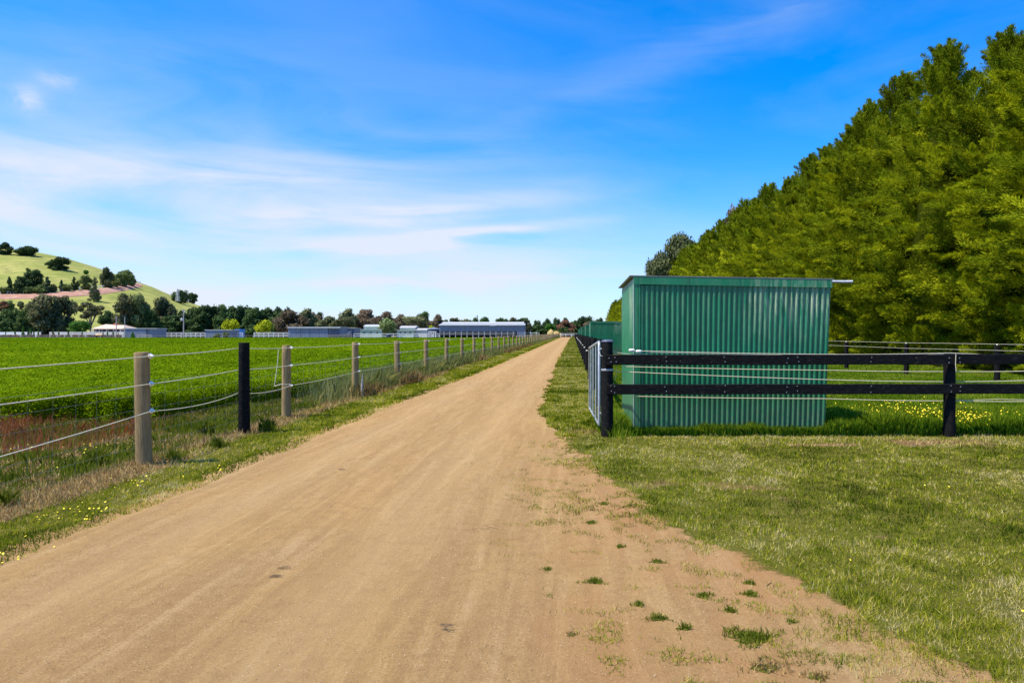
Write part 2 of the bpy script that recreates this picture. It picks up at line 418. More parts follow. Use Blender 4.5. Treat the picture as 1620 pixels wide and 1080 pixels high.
# right-hand mown grass
edge_r = lambda Y: road_r(Y) - .02
X, Y = scatter(2.2, 10.0, lambda Y: road_r(Y) - .85, lambda Y: .70 * Y + 1.6, 17000, 1.55)
d = X - road_r(Y); cz = .5 + 1.15 * (fbm(X * 2.3, Y * 2.3, 7, 5) - .5)
k = (rng.random(len(X)) < (1 - .82 * bare(X, Y))) & ((d + (cz - .48) * 2.4 > rng.normal(0, .05, len(X))) | (d > .30)) & ((d > .25) | (fbm(X * 9, Y * 9, 8, 2) > .42)) & (fbm(X * 5, Y * 5, 17) > .24)
X, Y = X[k], Y[k]; tuft = fbm(X * 4.5, Y * 4.5, 23, 3)
h = (.014 + .075 * np.clip(tuft - .22, 0, 1) ** 1.3) * rng.uniform(.5, 1.35, len(X))
blades('mown_grass', X, Y, h, np.maximum(.0035, .0011 * Y), lawnvar(X, Y), lawnm, .75, label='mown patchy green grass between the sandy road and black rail fence')
# verge between road and black fence further up
X, Y = scatter(9.9, 240, edge_r, lambda Y: .62 + 0 * Y, 4200, 1.3)
k = rng.random(len(X)) < (1 - .8 * bare(X, Y)); X, Y = X[k], Y[k]
nv = lawnvar(X, Y)
blades('verge_grass', X, Y, (.03 + .002 * np.minimum(Y, 40)) * rng.uniform(.5, 1.1, len(X)), np.maximum(.008, .0016 * Y), np.clip(nv - .05, 0, 1), lawnm, .7, label='strip of mown grass between the road and the black posts')
# left mown verge
X, Y = scatter(2.6, 240, lambda Y: fencex(Y) - .15, lambda Y: road_l(Y) + .03, 8500, 1.3)
dl = road_l(Y) - X
k = (rng.random(len(X)) < (1 - .88 * bare(X, Y))) & (rng.random(len(X)) < np.clip(.5 + dl * 2.2, 0, 1)) & (fbm(X * 4, Y * 4, 27) > .25)
X, Y = X[k], Y[k]; dl = dl[k]
var = np.clip(.64 + 1.0 * (fbm(X * 1.1, Y * .8, 201) - .5) + .8 * (fbm(X * 9, Y * 9, 203, 3) - .5) - .34 * smooth(.34, .05, np.abs(dl - .16)) * (fbm(X * .9, Y * .9, 205) > .42) + rng.normal(0, .14, len(X)), 0, 1)
blades('roadside_grass', X, Y, (.022 + .0012 * np.minimum(Y, 50) + .03 * fbm(X * 4, Y * 4, 29) ** 2) * rng.uniform(.6, 1.2, len(X)), np.maximum(.0045, .0013 * Y), var, lawnm, .8, label='mown yellowish grass verge left of the sandy road')
# straw mulch on the fence line
strawm = mat_blade('dead_straw_blade', [(0, (.10, .052, .016)), (.4, (.28, .18, .062)), (.75, (.50, .37, .15)), (1, (.70, .57, .28))], .15)
X, Y = scatter(4.5, 60, lambda Y: fencex(Y) - .65, lambda Y: fencex(Y) + .55, 5200, 1.2)
k = rng.random(len(X)) < bare(X, Y) * 1.1; X, Y = X[k], Y[k]
X2, Y2 = scatter(8.7, 10.0, lambda Y: 2.6 + 0 * Y, lambda Y: 7.6 + 0 * Y, 900, 0); k = rng.random(len(X2)) < bare(X2, Y2); X2, Y2 = X2[k], Y2[k]
X3, Y3 = scatter(10.4, 26, lambda Y: crop_edge(Y) + .1, lambda Y: crop_edge(Y) + 1.0, 700, .5)
X5, Y5 = scatter(5.5, 15, lambda Y: -8.5 + 0 * Y, lambda Y: fencex(Y) - .4, 1500, .6)
k = rng.random(len(X5)) < bare(X5, Y5) * .9; X5, Y5 = X5[k], Y5[k]
X4, Y4 = scatter(9.6, 11.4, lambda Y: -.35 + 0 * Y, lambda Y: .75 + 0 * Y, 1200, 0)
k = rng.random(len(X4)) < bare(X4, Y4); X4, Y4 = X4[k], Y4[k]
X = np.concatenate([X, X2, X3, X4, X5]); Y = np.concatenate([Y, Y2, Y3, Y4, Y5])
blades('dead_grass', X, Y, rng.uniform(.03, .10, len(X)), np.maximum(.004, .0011 * Y), np.clip(rng.normal(.5, .25, len(X)), 0, 1), strawm, 1.5, label='dry brown mown straw lying along the left fence line')

# ---- paddock long grass
X, Y = scatter(9.95, 34, lambda Y: .62 + 0 * Y, lambda Y: .72 * Y + 1.5, 3300, 1.5)
inshed = (X > .85) & (X < 4.0) & (Y > 10.25) & (Y < 12.9)
k = ~inshed & (Y > 9.9 + .75 * (fbm(X * 1.4, X * 0 + 6, 303, 3) - .38)) & (rng.random(len(X)) < 1 - .75 * bare(X, Y)) & (X < 15.5); X, Y = X[k], Y[k]
rough = fbm(X * 1.1, Y * 1.1, 301)
hh = (.07 + .22 * np.clip(rough - .35, 0, 1) + .20 * smooth(.55, .1, np.abs(Y - 10.25)) * (X > 3.8) * fbm(X * 1.7, X * 0, 305) * 1.4) * rng.uniform(.6, 1.2, len(X))
hh = np.where((X < 3.9) & (Y < 10.35), hh * .8 + .04, hh)
blades('paddock_grass', X, Y, hh, np.maximum(.009, .0013 * Y), np.clip(.5 + 1.1 * (rough - .5) + rng.normal(0, .16, len(X)), 0, 1), longm, .45, 2, label='long lush green grass in the paddock behind the black rail fence')
# ragged grass against the shed foot
X = np.concatenate([rng.uniform(.9, 3.9, 5200), rng.normal(.72, .13, 2600)]); Y = np.concatenate([10.26 - np.abs(rng.normal(0, .07, 5200)), rng.normal(10.7, .38, 2600)])
hh = (.05 + .16 * fbm(X * 2.6, X * 0 + 2, 311)) * rng.uniform(.5, 1.25, len(X)) * np.where(X < .9, 1.5, 1)
blades('shed_foot_grass', X, Y, hh, .008, np.clip(rng.normal(.55, .2, len(X)), 0, 1), longm, .5, 2, label='ragged unmown grass tufts along the foot of the green shed')

# ---- weeds behind the left fence
weedm = mat_blade('weed_blade', [(0, (.05, .085, .006)), (.45, (.14, .185, .012)), (.8, (.25, .27, .035)), (1, (.44, .38, .13))], .35)
X, Y = scatter(4.6, 11.3, lambda Y: -.95 * Y - 1.5, lambda Y: fencex(Y) - .12, 3600, 1.0)
k = (rng.random(len(X)) < 1 - .85 * bare(X, Y)) & (fbm(X * 2, Y * 2, 333) > .3); X, Y = X[k], Y[k]
Xw, Yw = scatter(11.2, 24, lambda Y: crop_edge(Y) + .35, lambda Y: fencex(Y) - .1, 1500, .8)
kw = fbm(Xw * 1.6, Yw * 1.6, 338) > .42; X = np.concatenate([X, Xw[kw]]); Y = np.concatenate([Y, Yw[kw]])
r = fbm(X * 1.3, Y * 1.3, 331)
blades('weedy_grass', X, Y, (.05 + .24 * np.clip(r - .3, 0, 1)) * rng.uniform(.5, 1.3, len(X)), np.maximum(.006, .001 * Y), np.clip(.4 + .9 * (fbm(X, Y, 335) - .5) + rng.normal(0, .2, len(X)), 0, 1), weedm, .5, 2, label='tangled green weeds and grass behind the left rope fence')
# red sorrel
sorm = mat_blade('red_sorrel_stalk', [(0, (.12, .13, .02)), (.3, (.20, .085, .025)), (.7, (.36, .10, .045)), (1, (.45, .24, .13))], .3)
X, Y = scatter(7.6, 11.1, lambda Y: -10.8 + 0 * Y, lambda Y: -5.7 + 0 * Y, 2300, .3)
k = rng.random(len(X)) < np.clip(smooth(.33, .62, fbm(X * .9, Y * .9, 341)) * smooth(-5.7, -7.6, X) * .42 * smooth(7.5, 8.8, Y), 0, 1); X, Y = X[k], Y[k]
blades('red_sorrel', X, Y, rng.uniform(.08, .27, len(X)), .0055, np.clip(rng.normal(.55, .25, len(X)), 0, 1), sorm, .4, 2, label='reddish seeding sorrel between left fence and green crop', cat='weeds')
# tall seeding grass along the fence further up
tallm = mat_blade('seeding_grass_blade', [(0, (.06, .09, .015)), (.4, (.16, .20, .045)), (.75, (.30, .32, .11)), (1, (.46, .44, .20))], .35)
X, Y = scatter(13.6, 120, lambda Y: fencex(Y) - .7, lambda Y: fencex(Y) + .22, 2600, 1.15)
k = rng.random(len(X)) < np.clip(smooth(13.5, 19, Y) * (.35 + 1.0 * fbm(X, Y * .4, 351)) * np.where(X > fencex(Y), .55, 1), 0, 1); X, Y = X[k], Y[k]
blades('seeding_grass', X, Y, rng.uniform(.22, .62, len(X)) * np.where(X > fencex(Y), .6, 1), np.maximum(.0055, .0006 * Y), np.clip(rng.normal(.55, .25, len(X)), 0, 1), tallm, .5, 2, label='tall grey-green seeding grass along the left rope fence')
# dead reddish weeds at some posts
X = []; Y = []
for yy in (20.5, 21.3, 37.5, 16.6, 52, 56, 60, 64, 70, 76, 82):
    n = 700; X.append(rng.normal(float(fencex(yy)) + .12, .16, n)); Y.append(rng.normal(yy, .5, n))
X = np.concatenate(X); Y = np.concatenate(Y)
blades('dead_weeds', X, Y, rng.uniform(.10, .38, len(X)), np.maximum(.010, .0009 * Y), np.clip(rng.normal(.42, .2, len(X)), 0, 1), strawm, .6, 2, label='dead russet weeds around feet of the left fence posts', cat='weeds')

# ---- individual grass tufts
def tuft(px, py, r, h, n, dry, name, label, group, lean=.55):
    x, y = G(px, py)
    rr_ = r * .85 * rng.random(n) ** .7; aa_ = rng.uniform(0, 2 * PI, n); rr_ *= (.62 + .38 * np.sin(aa_ * 3 + px) + .22 * np.sin(aa_ * 5 + py)).clip(.2, 1.1); X = rr_ * np.cos(aa_) * 1.15; Y = rr_ * np.sin(aa_) * .75
    m = weedm if not dry else strawm
    o = blades(name, X, Y, h * rng.uniform(.5, 1.1, n) * np.exp(-(X ** 2 + Y ** 2) / (r * r) * .6), np.maximum(.0045, .0009 * y), np.clip(rng.normal(.50 if not dry else .5, .2, n), 0, 1), m, lean, 2, label=None, cat=None, kind=None)
    o.location = (x, y, .004); tag(o, label, 'grass tuft', group)
    rm = MB(); ns = 12; rm.add([(0, 0, .012)] + [(r * .8 * random.uniform(.3, .7) * math.cos(2 * PI * q / ns), r * .65 * random.uniform(.3, .7) * math.sin(2 * PI * q / ns), .002) for q in range(ns)], [(0, 1 + q, 1 + (q + 1) % ns) for q in range(ns)])
    rm.build('root_mat', M['ground'], o, True); return o
g1 = 'green tufts growing out of the left verge'
tuft(325, 690, .16, .30, 260, 0, 'grass_tuft', 'upright bright grass tuft between pale post and black post', g1, .3)
tuft(345, 708, .20, .17, 240, 0, 'grass_tuft', 'low spreading tuft on the verge left of the black post', g1)
tuft(275, 728, .20, .16, 260, 0, 'grass_tuft', 'dark green tuft just right of the nearest pale post', g1)
tuft(424, 683, .22, .24, 300, 0, 'grass_tuft', 'bushy grass tuft just right of the black post', g1, .45)
tuft(236, 700, .18, .15, 200, 0, 'grass_tuft', 'small tuft behind the foot of nearest pale post', g1)
tuft(150, 735, .22, .22, 300, 0, 'grass_tuft', 'feathery pale tuft behind the rope at far left', g1)
tuft(12, 800, .14, .18, 200, 0, 'grass_tuft', 'green tuft at the left frame edge beside dead straw', g1)
g2 = 'low tufts sprouting in the bare sandy patch'
tl = [(1188, 1010, .20, .045, 520, 0, 'largest dark green tuft in the bare sand patch'), (940, 922, .10, .03, 200, 0, 'olive tuft alone on the sand left of the bare patch'),
      (1112, 944, .10, .03, 180, 0, 'dark tuft in sand above the largest tuft'), (1186, 942, .08, .035, 160, 0, 'bright green tuft nearest the lawn edge in the sand'),
      (1040, 980, .10, .03, 170, 0, 'thin low tuft left of the largest tuft'), (1010, 958, .06, .03, 90, 0, 'small feathery tuft in the middle of the sparse sand'),
      (1210, 1058, .15, .03, 240, 1, 'dry grey-brown tuft at the bottom edge of the sand'), (1294, 1072, .10, .03, 150, 1, 'small dry tuft at bottom edge beside the lawn'),
      (1085, 996, .05, .04, 80, 0, 'upright small tuft just left of the largest tuft'), (866, 902, .05, .03, 70, 0, 'tiny tuft furthest left on the sand'),
      (1040, 890, .08, .025, 120, 0, 'flat dark tuft among sand near the curved lawn edge'), (1252, 986, .04, .03, 60, 0, 'tiny tuft right of the largest tuft'),
      (955, 798, .09, .03, 120, 0, 'low tuft on the sand beside the lawn bulge'), (935, 828, .08, .03, 110, 0, 'low tuft halfway up the right road edge'),
      (982, 866, .05, .03, 70, 0, 'tiny bright tuft beside lawn edge midway'), (1186, 924, .06, .03, 90, 0, 'small tuft hugging the curved lawn edge'),
      (1155, 968, .06, .035, 90, 0, 'yellow-green tuft above and left of largest tuft'), (825, 745, .12, .02, 130, 0, 'flat dark weed patch in the road far up'), (905, 1005, .05, .02, 60, 1, 'dry speck of weed low in the sand')]
for a in tl: tuft(*a[:6], 'grass_tuft', a[6], g2, .8)
# loose sparse shoots on the sand patch
X, Y = scatter(2.5, 9.5, lambda Y: road_r(Y) - 1.45, lambda Y: road_r(Y) + .3, 9000, .9)
cl = .5 + 1.25 * (fbm(X * 6, Y * 9, 401, 3) - .5) + .45 * (fbm(X * 1.5, Y * 1.5, 405, 2) - .5); d = road_r(Y) - X
k = (cl > .66 + .05 * d) | ((cl > .57) & (rng.random(len(X)) < .12)); X, Y = X[k], Y[k]
blades('sparse_shoots', X, Y, rng.uniform(.008, .034, len(X)), .0042, np.clip(.40 + .9 * (fbm(X * 2, Y * 2, 409) - .5) + rng.normal(0, .2, len(X)), 0, 1), lawnm, 1.1, z0=.008, label='sparse grass shoots scattered over the bare sandy patch')

# ---- fallen twigs / dark debris on the road and loose stones
def stones(name, n, ya, yb, xl, xr, s0, s1, mat, label, cat):
    Y = ya * (yb / ya) ** rng.random(n); X = rng.uniform(0, 1, n); X = xl(Y) + (xr(Y) - xl(Y)) * X
    s = rng.uniform(s0, s1, n) * (1 + .10 * Y)
    oc = np.array([[1, 0, 0], [0, 1, 0], [-1, 0, 0], [0, -1, 0], [0, 0, .7], [0, 0, -.5]])
    V = oc[None] * rng.uniform(.5, 1.1, (n, 6, 1)) * s[:, None, None]
    a = rng.uniform(0, 2 * PI, n); ca, sa = np.cos(a), np.sin(a)
    V = np.stack([V[..., 0] * ca[:, None] - V[..., 1] * sa[:, None], V[..., 0] * sa[:, None] + V[..., 1] * ca[:, None], V[..., 2]], -1)
    V = V + np.stack([X, Y, .014 + .03 * np.clip(1 - ((X + 2.0) / 1.75) ** 2, 0, 1) + 0 * X], -1)[:, None]
    f = np.array([[0, 1, 4], [1, 2, 4], [2, 3, 4], [3, 0, 4], [1, 0, 5], [2, 1, 5], [3, 2, 5], [0, 3, 5]])
    Fc = (f[None] + 6 * np.arange(n)[:, None, None]).reshape(-1, 3)
    me = raw_mesh(name, V.reshape(-1, 3), Fc, mat, {'var': np.repeat(rng.random(n), 6)})
    return tag(obj_from(me, name), label, cat, None, 'stuff')
gm = mat_blade('loose_gravel', [(0, (.16, .10, .06)), (.5, (.42, .30, .18)), (1, (.66, .54, .38))], .0)
stones('gravel', 26000, 2.3, 22, lambda Y: road_l(Y) + .05, lambda Y: road_r(Y) - .02, .0012, .0030, gm, 'loose fine gravel scattered over the sandy road', 'gravel')
twigm = mat_paint('dark_twig', (.13, .085, .05), .9)
def debris(px, py, n, r, name, label):
    x, y = G(px, py); mb = MB()
    for k in range(n):
        a = random.uniform(-.7, .7) + (PI if random.random() < .5 else 0); l = random.uniform(.008, .035); cx_, cy_ = random.gauss(0, r), random.gauss(0, r * .7)
        mb.tube([(cx_ - l * math.cos(a), cy_ - l * math.sin(a), .004), (cx_, cy_ + .006, .010), (cx_ + l * math.cos(a), cy_ + l * math.sin(a), .004)], [.0007, .0012, .0006], 4)
    o = mb.build(name, twigm, None, False, (x, y, .035)); tag(o, label, 'twigs', 'bits of dead plant litter on the road')
debris(436, 922, 16, .014, 'dead_plant_litter', 'dark scrap of dead plant alone on the road, lower left')
debris(450, 908, 12, .014, 'dead_plant_litter', 'smaller dark scrap just above the lower left one')
debris(706, 1003, 18, .022, 'dead_plant_litter', 'dark scrap of dead plant low in middle of road')
debris(540, 748, 8, .02, 'dead_plant_litter', 'tiny dark speck on the road near the left verge')
debris(765, 845, 14, .05, 'dead_plant_litter', 'patch of dead stalks below the lawn side of the road')

# ---- flowers
ym = mat_paint('yellow_petals', (.85, .68, .02), .6, .1)
def flowers(name, X, Y, Z, s, label):
    n = len(X); k = 6; V = []; 
    a = np.linspace(0, 2 * PI, k, endpoint=False)
    tx, ty = rng.normal(0, .5, n), rng.normal(0, .5, n)
    Vx = X[:, None] + np.cos(a) * s[:, None]; Vy = Y[:, None] + np.sin(a) * s[:, None]
    Vz = Z[:, None] + (np.cos(a) * tx[:, None] + np.sin(a) * ty[:, None]) * s[:, None]
    V = np.stack([Vx, Vy, Vz], -1).reshape(-1, 3)
    me = raw_mesh(name, V, np.arange(n * k).reshape(n, k), ym)
    tag(obj_from(me, name), label, 'flowers', None, 'stuff')
def clump(px, py, n, r, ry=None):
    x, y = G(px, py); return rng.normal(x, r, n), rng.normal(y, ry or r, n)
cs = [clump(*a) for a in ((1400, 660, 60, .45), (1440, 655, 110, .5), (1470, 668, 100, .35, .25), (1532, 676, 260, .38, .22), (1360, 664, 25, .6), (1330, 668, 20, .4), (1600, 690, 16, .3), (1500, 665, 40, .6), (1240, 655, 8, .4))]
X = np.concatenate([c[0] for c in cs]); Y = np.concatenate([c[1] for c in cs]); k = Y > 10.15; X, Y = X[k], Y[k]
flowers('paddock_flowers', X, Y, rng.uniform(.12, .24, len(X)), rng.uniform(.007, .013, len(X)), 'yellow flowers clustered in the paddock grass behind the fence')
cs = [clump(*a) for a in ((130, 815, 26, .14), (115, 810, 14, .1), (225, 765, 20, .12), (180, 790, 5, .2), (350, 745, 8, .12), (20, 890, 8, .12), (40, 860, 6, .14), (150, 727, 22, .2), (55, 725, 10, .3), (520, 670, 0, .1), (170, 760, 8, .3), (600, 637, 5, .1), (60, 880, 5, .1), (85, 830, 5, .2))]
X = np.concatenate([c[0] for c in cs]); Y = np.concatenate([c[1] for c in cs])
flowers('roadside_flowers', X, Y, rng.uniform(.02, .05, len(X)) + (X < -5) * .12, rng.uniform(.004, .008, len(X)) * (1 + .03 * Y), 'small yellow flowers dotted along the left roadside verge')
X, Y = scatter(3.2, 10, lambda Y: road_r(Y) + .3, lambda Y: .7 * Y, 2.0, .3)
flowers('lawn_flowers', X, Y, rng.uniform(.02, .045, len(X)), rng.uniform(.004, .006, len(X)) * (1 + .03 * Y), 'yellow flowers scattered singly across the mown grass')

# ------------------------------------------------------------------ crop of lucerne
cropm = mat_blade('lucerne_leaf', [(0, (.05, .10, .001)), (.4, (.145, .240, .002)), (.75, (.25, .355, .004)), (1, (.36, .46, .012))], .4)
CY1 = 150.0
def canopy(X, Y): return .50 + .15 * (fbm(X * 1.2, Y * 1.2, 501) - .5) + .12 * (fbm(X * 4, Y * 4, 503, 2) - .5) + .12 * (fbm(X * .25, Y * .18, 507, 2) - .5)
def leaf_quads(C, s, up, var, aspect=.55):
    n = len(C)
    nrm = rng.normal(0, 1, (n, 3)) * (1 - up) + np.array([0, 0, 1.]) * up * 1.6
    nrm /= np.linalg.norm(nrm, axis=1)[:, None]
    a = np.cross(nrm, rng.normal(0, 1, (n, 3))); a /= np.linalg.norm(a, axis=1)[:, None] + 1e-9
    b = np.cross(nrm, a); s = np.broadcast_to(s, n)[:, None]
    V = np.stack([C - a * s, C + b * s * aspect, C + a * s, C - b * s * aspect], 1).reshape(-1, 3)
    return V, np.arange(4 * n).reshape(n, 4), np.repeat(var, 4)
# canopy floor (opaque mass of stems) with sides
def cropfloor():
    ysl = np.concatenate([np.arange(11.4, 40, .25), np.geomspace(40, CY1, 90)]); nc = 130
    uu = np.linspace(0, 1, nc) ** 1.7
    XX = crop_edge(ysl)[:, None] - .12 - uu * 160; YY = np.repeat(ysl[:, None], nc, 1)
    YY = YY + ((crop_front(XX) - CROP_Y0 + .15) * smooth(15, 11.4, YY))
    ZZ = canopy(XX, YY) - .17
    ZZ[0, :] = 0; ZZ[:, 0] = 0; ZZ[-1, :] = 0
    ZZ[1, :] *= .8; ZZ[:, 1] *= .9
    idx = np.arange(ZZ.size).reshape(ZZ.shape)
    faces = np.stack([idx[:-1, :-1], idx[1:, :-1], idx[1:, 1:], idx[:-1, 1:]], -1).reshape(-1, 4)
    return np.stack([XX.ravel(), YY.ravel(), ZZ.ravel()], -1), faces
V0, F0 = cropfloor(); v0 = np.clip(.42 + .5 * (vnoise(V0[:, 0] * 2, V0[:, 1] * 2, 9) - .5), 0, 1)
X, Y = scatter(11.0, CY1, lambda Y: np.maximum(-.93 * Y - 3, -150), lambda Y: crop_edge(Y) + .02, 8200, 1.72)
k = Y > crop_front(X) - .08; X, Y = X[k], Y[k]
hc = canopy(X, Y); n = len(X)
dep = np.abs(rng.normal(0, 1, n)) * .09
ed = np.minimum(Y - crop_front(X), crop_edge(Y) - X)
near = ed < .35
z = np.where(near, rng.uniform(.03, 1, n) * hc * (.75 + .6 * np.clip(ed / .35, 0, 1)).clip(0, 1), hc - dep + .03)
s = np.maximum(.014, .0014 * Y) * rng.uniform(.6, 1.25, n)
# extra leaves on the two visible edges of the crop
ne = 46000
Xe = rng.uniform(-12.5, -6.9, ne); Ye = crop_front(Xe) + rng.uniform(-.10, .25, ne); ze = rng.uniform(.02, 1.02, ne) * canopy(Xe, Ye)
nf = 60000
Yf = 11.3 * (60 / 11.3) ** rng.random(nf); Xf = crop_edge(Yf) + rng.uniform(-.28, .08, nf); zf = rng.uniform(.02, 1.02, nf) * canopy(Xf, Yf)
X = np.concatenate([X, Xe, Xf]); Y = np.concatenate([Y, Ye, Yf]); z = np.concatenate([z, ze, zf])
s = np.concatenate([s, rng.uniform(.013, .026, ne), np.maximum(.014, .0014 * Yf) * rng.uniform(.7, 1.2, nf)])
var = np.clip(.52 + .6 * (fbm(X * 3, Y * 3, 511, 3) - .5) + .4 * (fbm(X * .12, Y * .12, 513, 3) - .5) + rng.normal(0, .15, len(X)), 0, 1)
z = z - np.where(Y > 20, s * .45, 0)
V, Fq, vv = leaf_quads(np.stack([X, Y, z], -1), s, .45, var, .6)
me = raw_mesh('lucerne_crop', np.concatenate([V0, V]), np.concatenate([F0, Fq + len(V0)]), cropm, {'var': np.concatenate([v0, vv])})
tag(obj_from(me, 'lucerne_crop'), 'lush bright green lucerne crop filling the field behind the left fence', 'crop', None, 'stuff')

# ------------------------------------------------------------------ left fence
fence = empty('rope_fence', (float(fencex(7.8)), 7.8, 0), 0, 'round timber post and white rope fence running along left of the road', 'fence')
def rel(o, root): # parts given in world coords
    o.location = (-root.location[0], -root.location[1], -root.location[2]); return o
def post_mesh(h, r, seed, mat, wob=.006):
    rs = random.Random(seed); mb = MB(); n = 14; vs = []; lv = [(-.3, 1.06), (0, 1.04), (.25 * h, 1.0), (.6 * h, .98), (.9 * h, .96), (h - .012, .95), (h, .90)]
    ph = [rs.uniform(-wob, wob) for _ in range(n)]
    for z, q in lv:
        for k in range(n):
            t_ = 2 * PI * k / n; rr = r * q + ph[k] + rs.uniform(-.002, .002)
            vs.append((rr * math.cos(t_), rr * math.sin(t_), z))
    fs = []
    for i in range(len(lv) - 1):
        for k in range(n):
            q = i * n + k; w = i * n + (k + 1) % n; fs.append((q, w, w + n, q + n))
    fs.append(tuple((len(lv) - 1) * n + k for k in range(n)))
    mb.add(vs, fs); return mb.mesh('post', mat, True)
pm = [post_mesh(1.285, .078 + .004 * (i % 3), i, M['post']) for i in range(4)]
ins = MB(); ins.lathe((0, 0, 0), [(.012, 0), (.013, .012), (.030, .016), (.032, .022), (.018, .030), (.013, .045), (.016, .050), (.010, .062)], 12, 'x')
insm = ins.mesh('insulator', M['plastic'], True)
posts = [(3.75, 0), (7.79, 0), (10.25, 1)] + [(12.18 + 4.07 * i, 0) for i in range(60) if 12.18 + 4.07 * i < 252]
zi = {0: (1.24, .93, .60)}
knots = [[], [], []]
for i, (y, blk) in enumerate(posts):
    x = float(fencex(y))
    if blk:
        me = post_mesh(1.36, .083, 77, M['black'])
    else: me = pm[i % 4]
    o = obj_from(me, 'post', fence, (x - fence.location[0], y - fence.location[1], 0))
    if y > 20: o.rotation_euler = (random.gauss(0, .012), random.gauss(0, .015), random.uniform(0, 6))
    elif y < 9: o.rotation_euler = (0, -.020, 1)
    if y > 20: o.scale = (.95 + .1 * random.random(),) * 2 + (1 + random.gauss(0, .012),)
    if blk: o['label'] = 'thick black painted round post'
    zz = {0: (1.19, .91, .38), 1: (1.24, .925, .615), 2: (1.275, .95, .60), 3: (1.24, .925, .57)}.get(i, (1.235 + random.gauss(0, .006), .93 + random.gauss(0, .006), .60 + random.gauss(0, .006)))
    for q, z in enumerate(zz):
        knots[q].append((x + .098 if not blk else x - .085, y - .02, z))
        if y < 100 and not blk:
            m = obj_from(insm, 'insulator', o, (0, 0, 0))
            m.location = (.074, -.02, z); m.rotation_euler = (0, 0, -.25)
            if o.rotation_euler[2]: m.location = (.078 * math.cos(-o.rotation_euler[2]) , .078 * math.sin(-o.rotation_euler[2]), z); m.rotation_euler = (0, 0, -o.rotation_euler[2] - .2)
for q, kn in enumerate(knots):
    mb = MB(); pts = []
    for i, (a, b) in enumerate(zip(kn[:-1], kn[1:])):
        sag = (.012 if q < 2 else .05 if i in (1, 2) else .02); N = 7 if a[1] < 40 else 2
        for s_ in range(N): 
            t_ = s_ / N; pts.append((a[0] + (b[0] - a[0]) * t_, a[1] + (b[1] - a[1]) * t_, a[2] + (b[2] - a[2]) * t_ - sag * 4 * t_ * (1 - t_)))
    pts.append(kn[-1])
    mb.tube(pts, [max(.0055, .00016 * p_[1]) for p_ in pts], 6); rel(mb.build('rope', M['rope'], fence, True), fence)
mb = MB(); x3 = float(fencex(12.18))
mb.tube([(x3 - .075, 12.03, 1.21), (x3 - .085, 12.02, 1.0), (x3 - .105, 12.0, .78), (x3 - .125, 11.98, .57)], .0065, 6)
mb.tube([(x3 - .12, 12.0, .57), (x3 - .04, 12.05, .60), (x3 + .05, 12.06, .595), (x3 + .10, 12.12, .59)], .008, 6)
rel(mb.build('loose_rope', M['rope'], fence, True), fence)
mb = MB(); yy = np.arange(3.75, 48, .305)
for z in (.06, .20, .34, .48, .62, .78, .94):
    yk = np.arange(3.75, 60, 2.0); mb.tube([(float(fencex(y)) - .082, y, z + .012 * math.sin(y * 1.7)) for y in yk], .0016, 4, False)
for y in yy: mb.tube([(float(fencex(y)) - .082, y, .03), (float(fencex(y)) - .082, y + .01, .95)], .0012, 4, False)
rel(mb.build('wire_netting', M['wire'], fence), fence)
# bleached stake by the fence
x, y = G(573, 628)
st = MB(); st.tube([(0, 0, -.1), (.01, 0, .1), (-.005, 0, .30), (.015, 0, .56)], [.035, .04, .025, .006], 7)
tag(st.build('weathered_stump', M['concrete'], None, True, (x, y, 0)), 'bleached pointed stick standing beside the fourth pale post', 'stick')

# ------------------------------------------------------------------ right front fence
ff = empty('rail_fence', (.51, 9.94, 0), 0, 'black two-rail timber fence crossing in front of the green shed', 'fence')
def bpost(x, y, h, r, seed, parent, name='post'):
    return obj_from(post_mesh(h, r, seed, M['black']), name, parent, (x - parent.location[0], y - parent.location[1], 0))
p1 = bpost(.515, 9.94, 1.385, .086, 3, ff); bpost(5.50, 9.94, 1.20, .082, 4, ff); bpost(10.45, 9.94, 1.20, .082, 5, ff)
cap = MB(); cap.lathe((0, 0, 1.37), [(.088, 0), (.092, .012), (.080, .028), (.05, .038)], 14); obj_from(cap.mesh('cap', M['bluedk'], True), 'cap', p1)
stp = MB(); stp.lathe((0, 0, .955), [(.0895, 0), (.0915, .004), (.0915, .026), (.0895, .03)], 16); obj_from(stp.mesh('strap', M['galv'], True), 'strap', p1)
def rail(xa, xb, za, zb, hw, y, nm='rail'):
    mb = MB(); N = 12; rs = random.Random(int(xa * 100) + int(za * 100)); vs = []
    for i in range(N + 1):
        t_ = i / N; xx = xa + (xb - xa) * t_; zc = za + (zb - za) * t_ + rs.uniform(-.004, .004); d = rs.uniform(-.003, .003)
        for dy, dz in ((-.019, -hw), (-.022, -hw + .006), (-.022, hw - .006), (-.016, hw), (.019, hw), (.022, 0), (.019, -hw)): vs.append((xx, y + dy + d, zc + dz))
    fs = []
    for i in range(N):
        for k in range(7): a = i * 7 + k; b = i * 7 + (k + 1) % 7; fs.append((a, a + 7, b + 7, b))
    fs.append(tuple(range(7))); fs.append(tuple(N * 7 + k for k in range(7))[::-1])
    mb.add(vs, fs); rel(mb.build(nm, M['black'], ff, False), ff)
rail(.47, 5.50, 1.115, 1.125, .073, 9.83); rail(5.503, 10.5, 1.130, 1.115, .073, 9.83)
rail(.50, 5.498, .690, .700, .072, 9.83); rail(5.502, 10.5, .702, .71, .072, 9.83)
nails = MB()
for (x, zc) in [(x, z) for x in (.54, .6, 5.44, 5.56, 3.1, 3.25, 1.35) for z in (1.09, 1.15, .66, .74)]:
    nails.lathe((x + random.uniform(-.015, .015), 9.8085, zc + random.uniform(-.012, .012)), [(.0055, 0), (.0055, .002)], 8)
nm = MB()
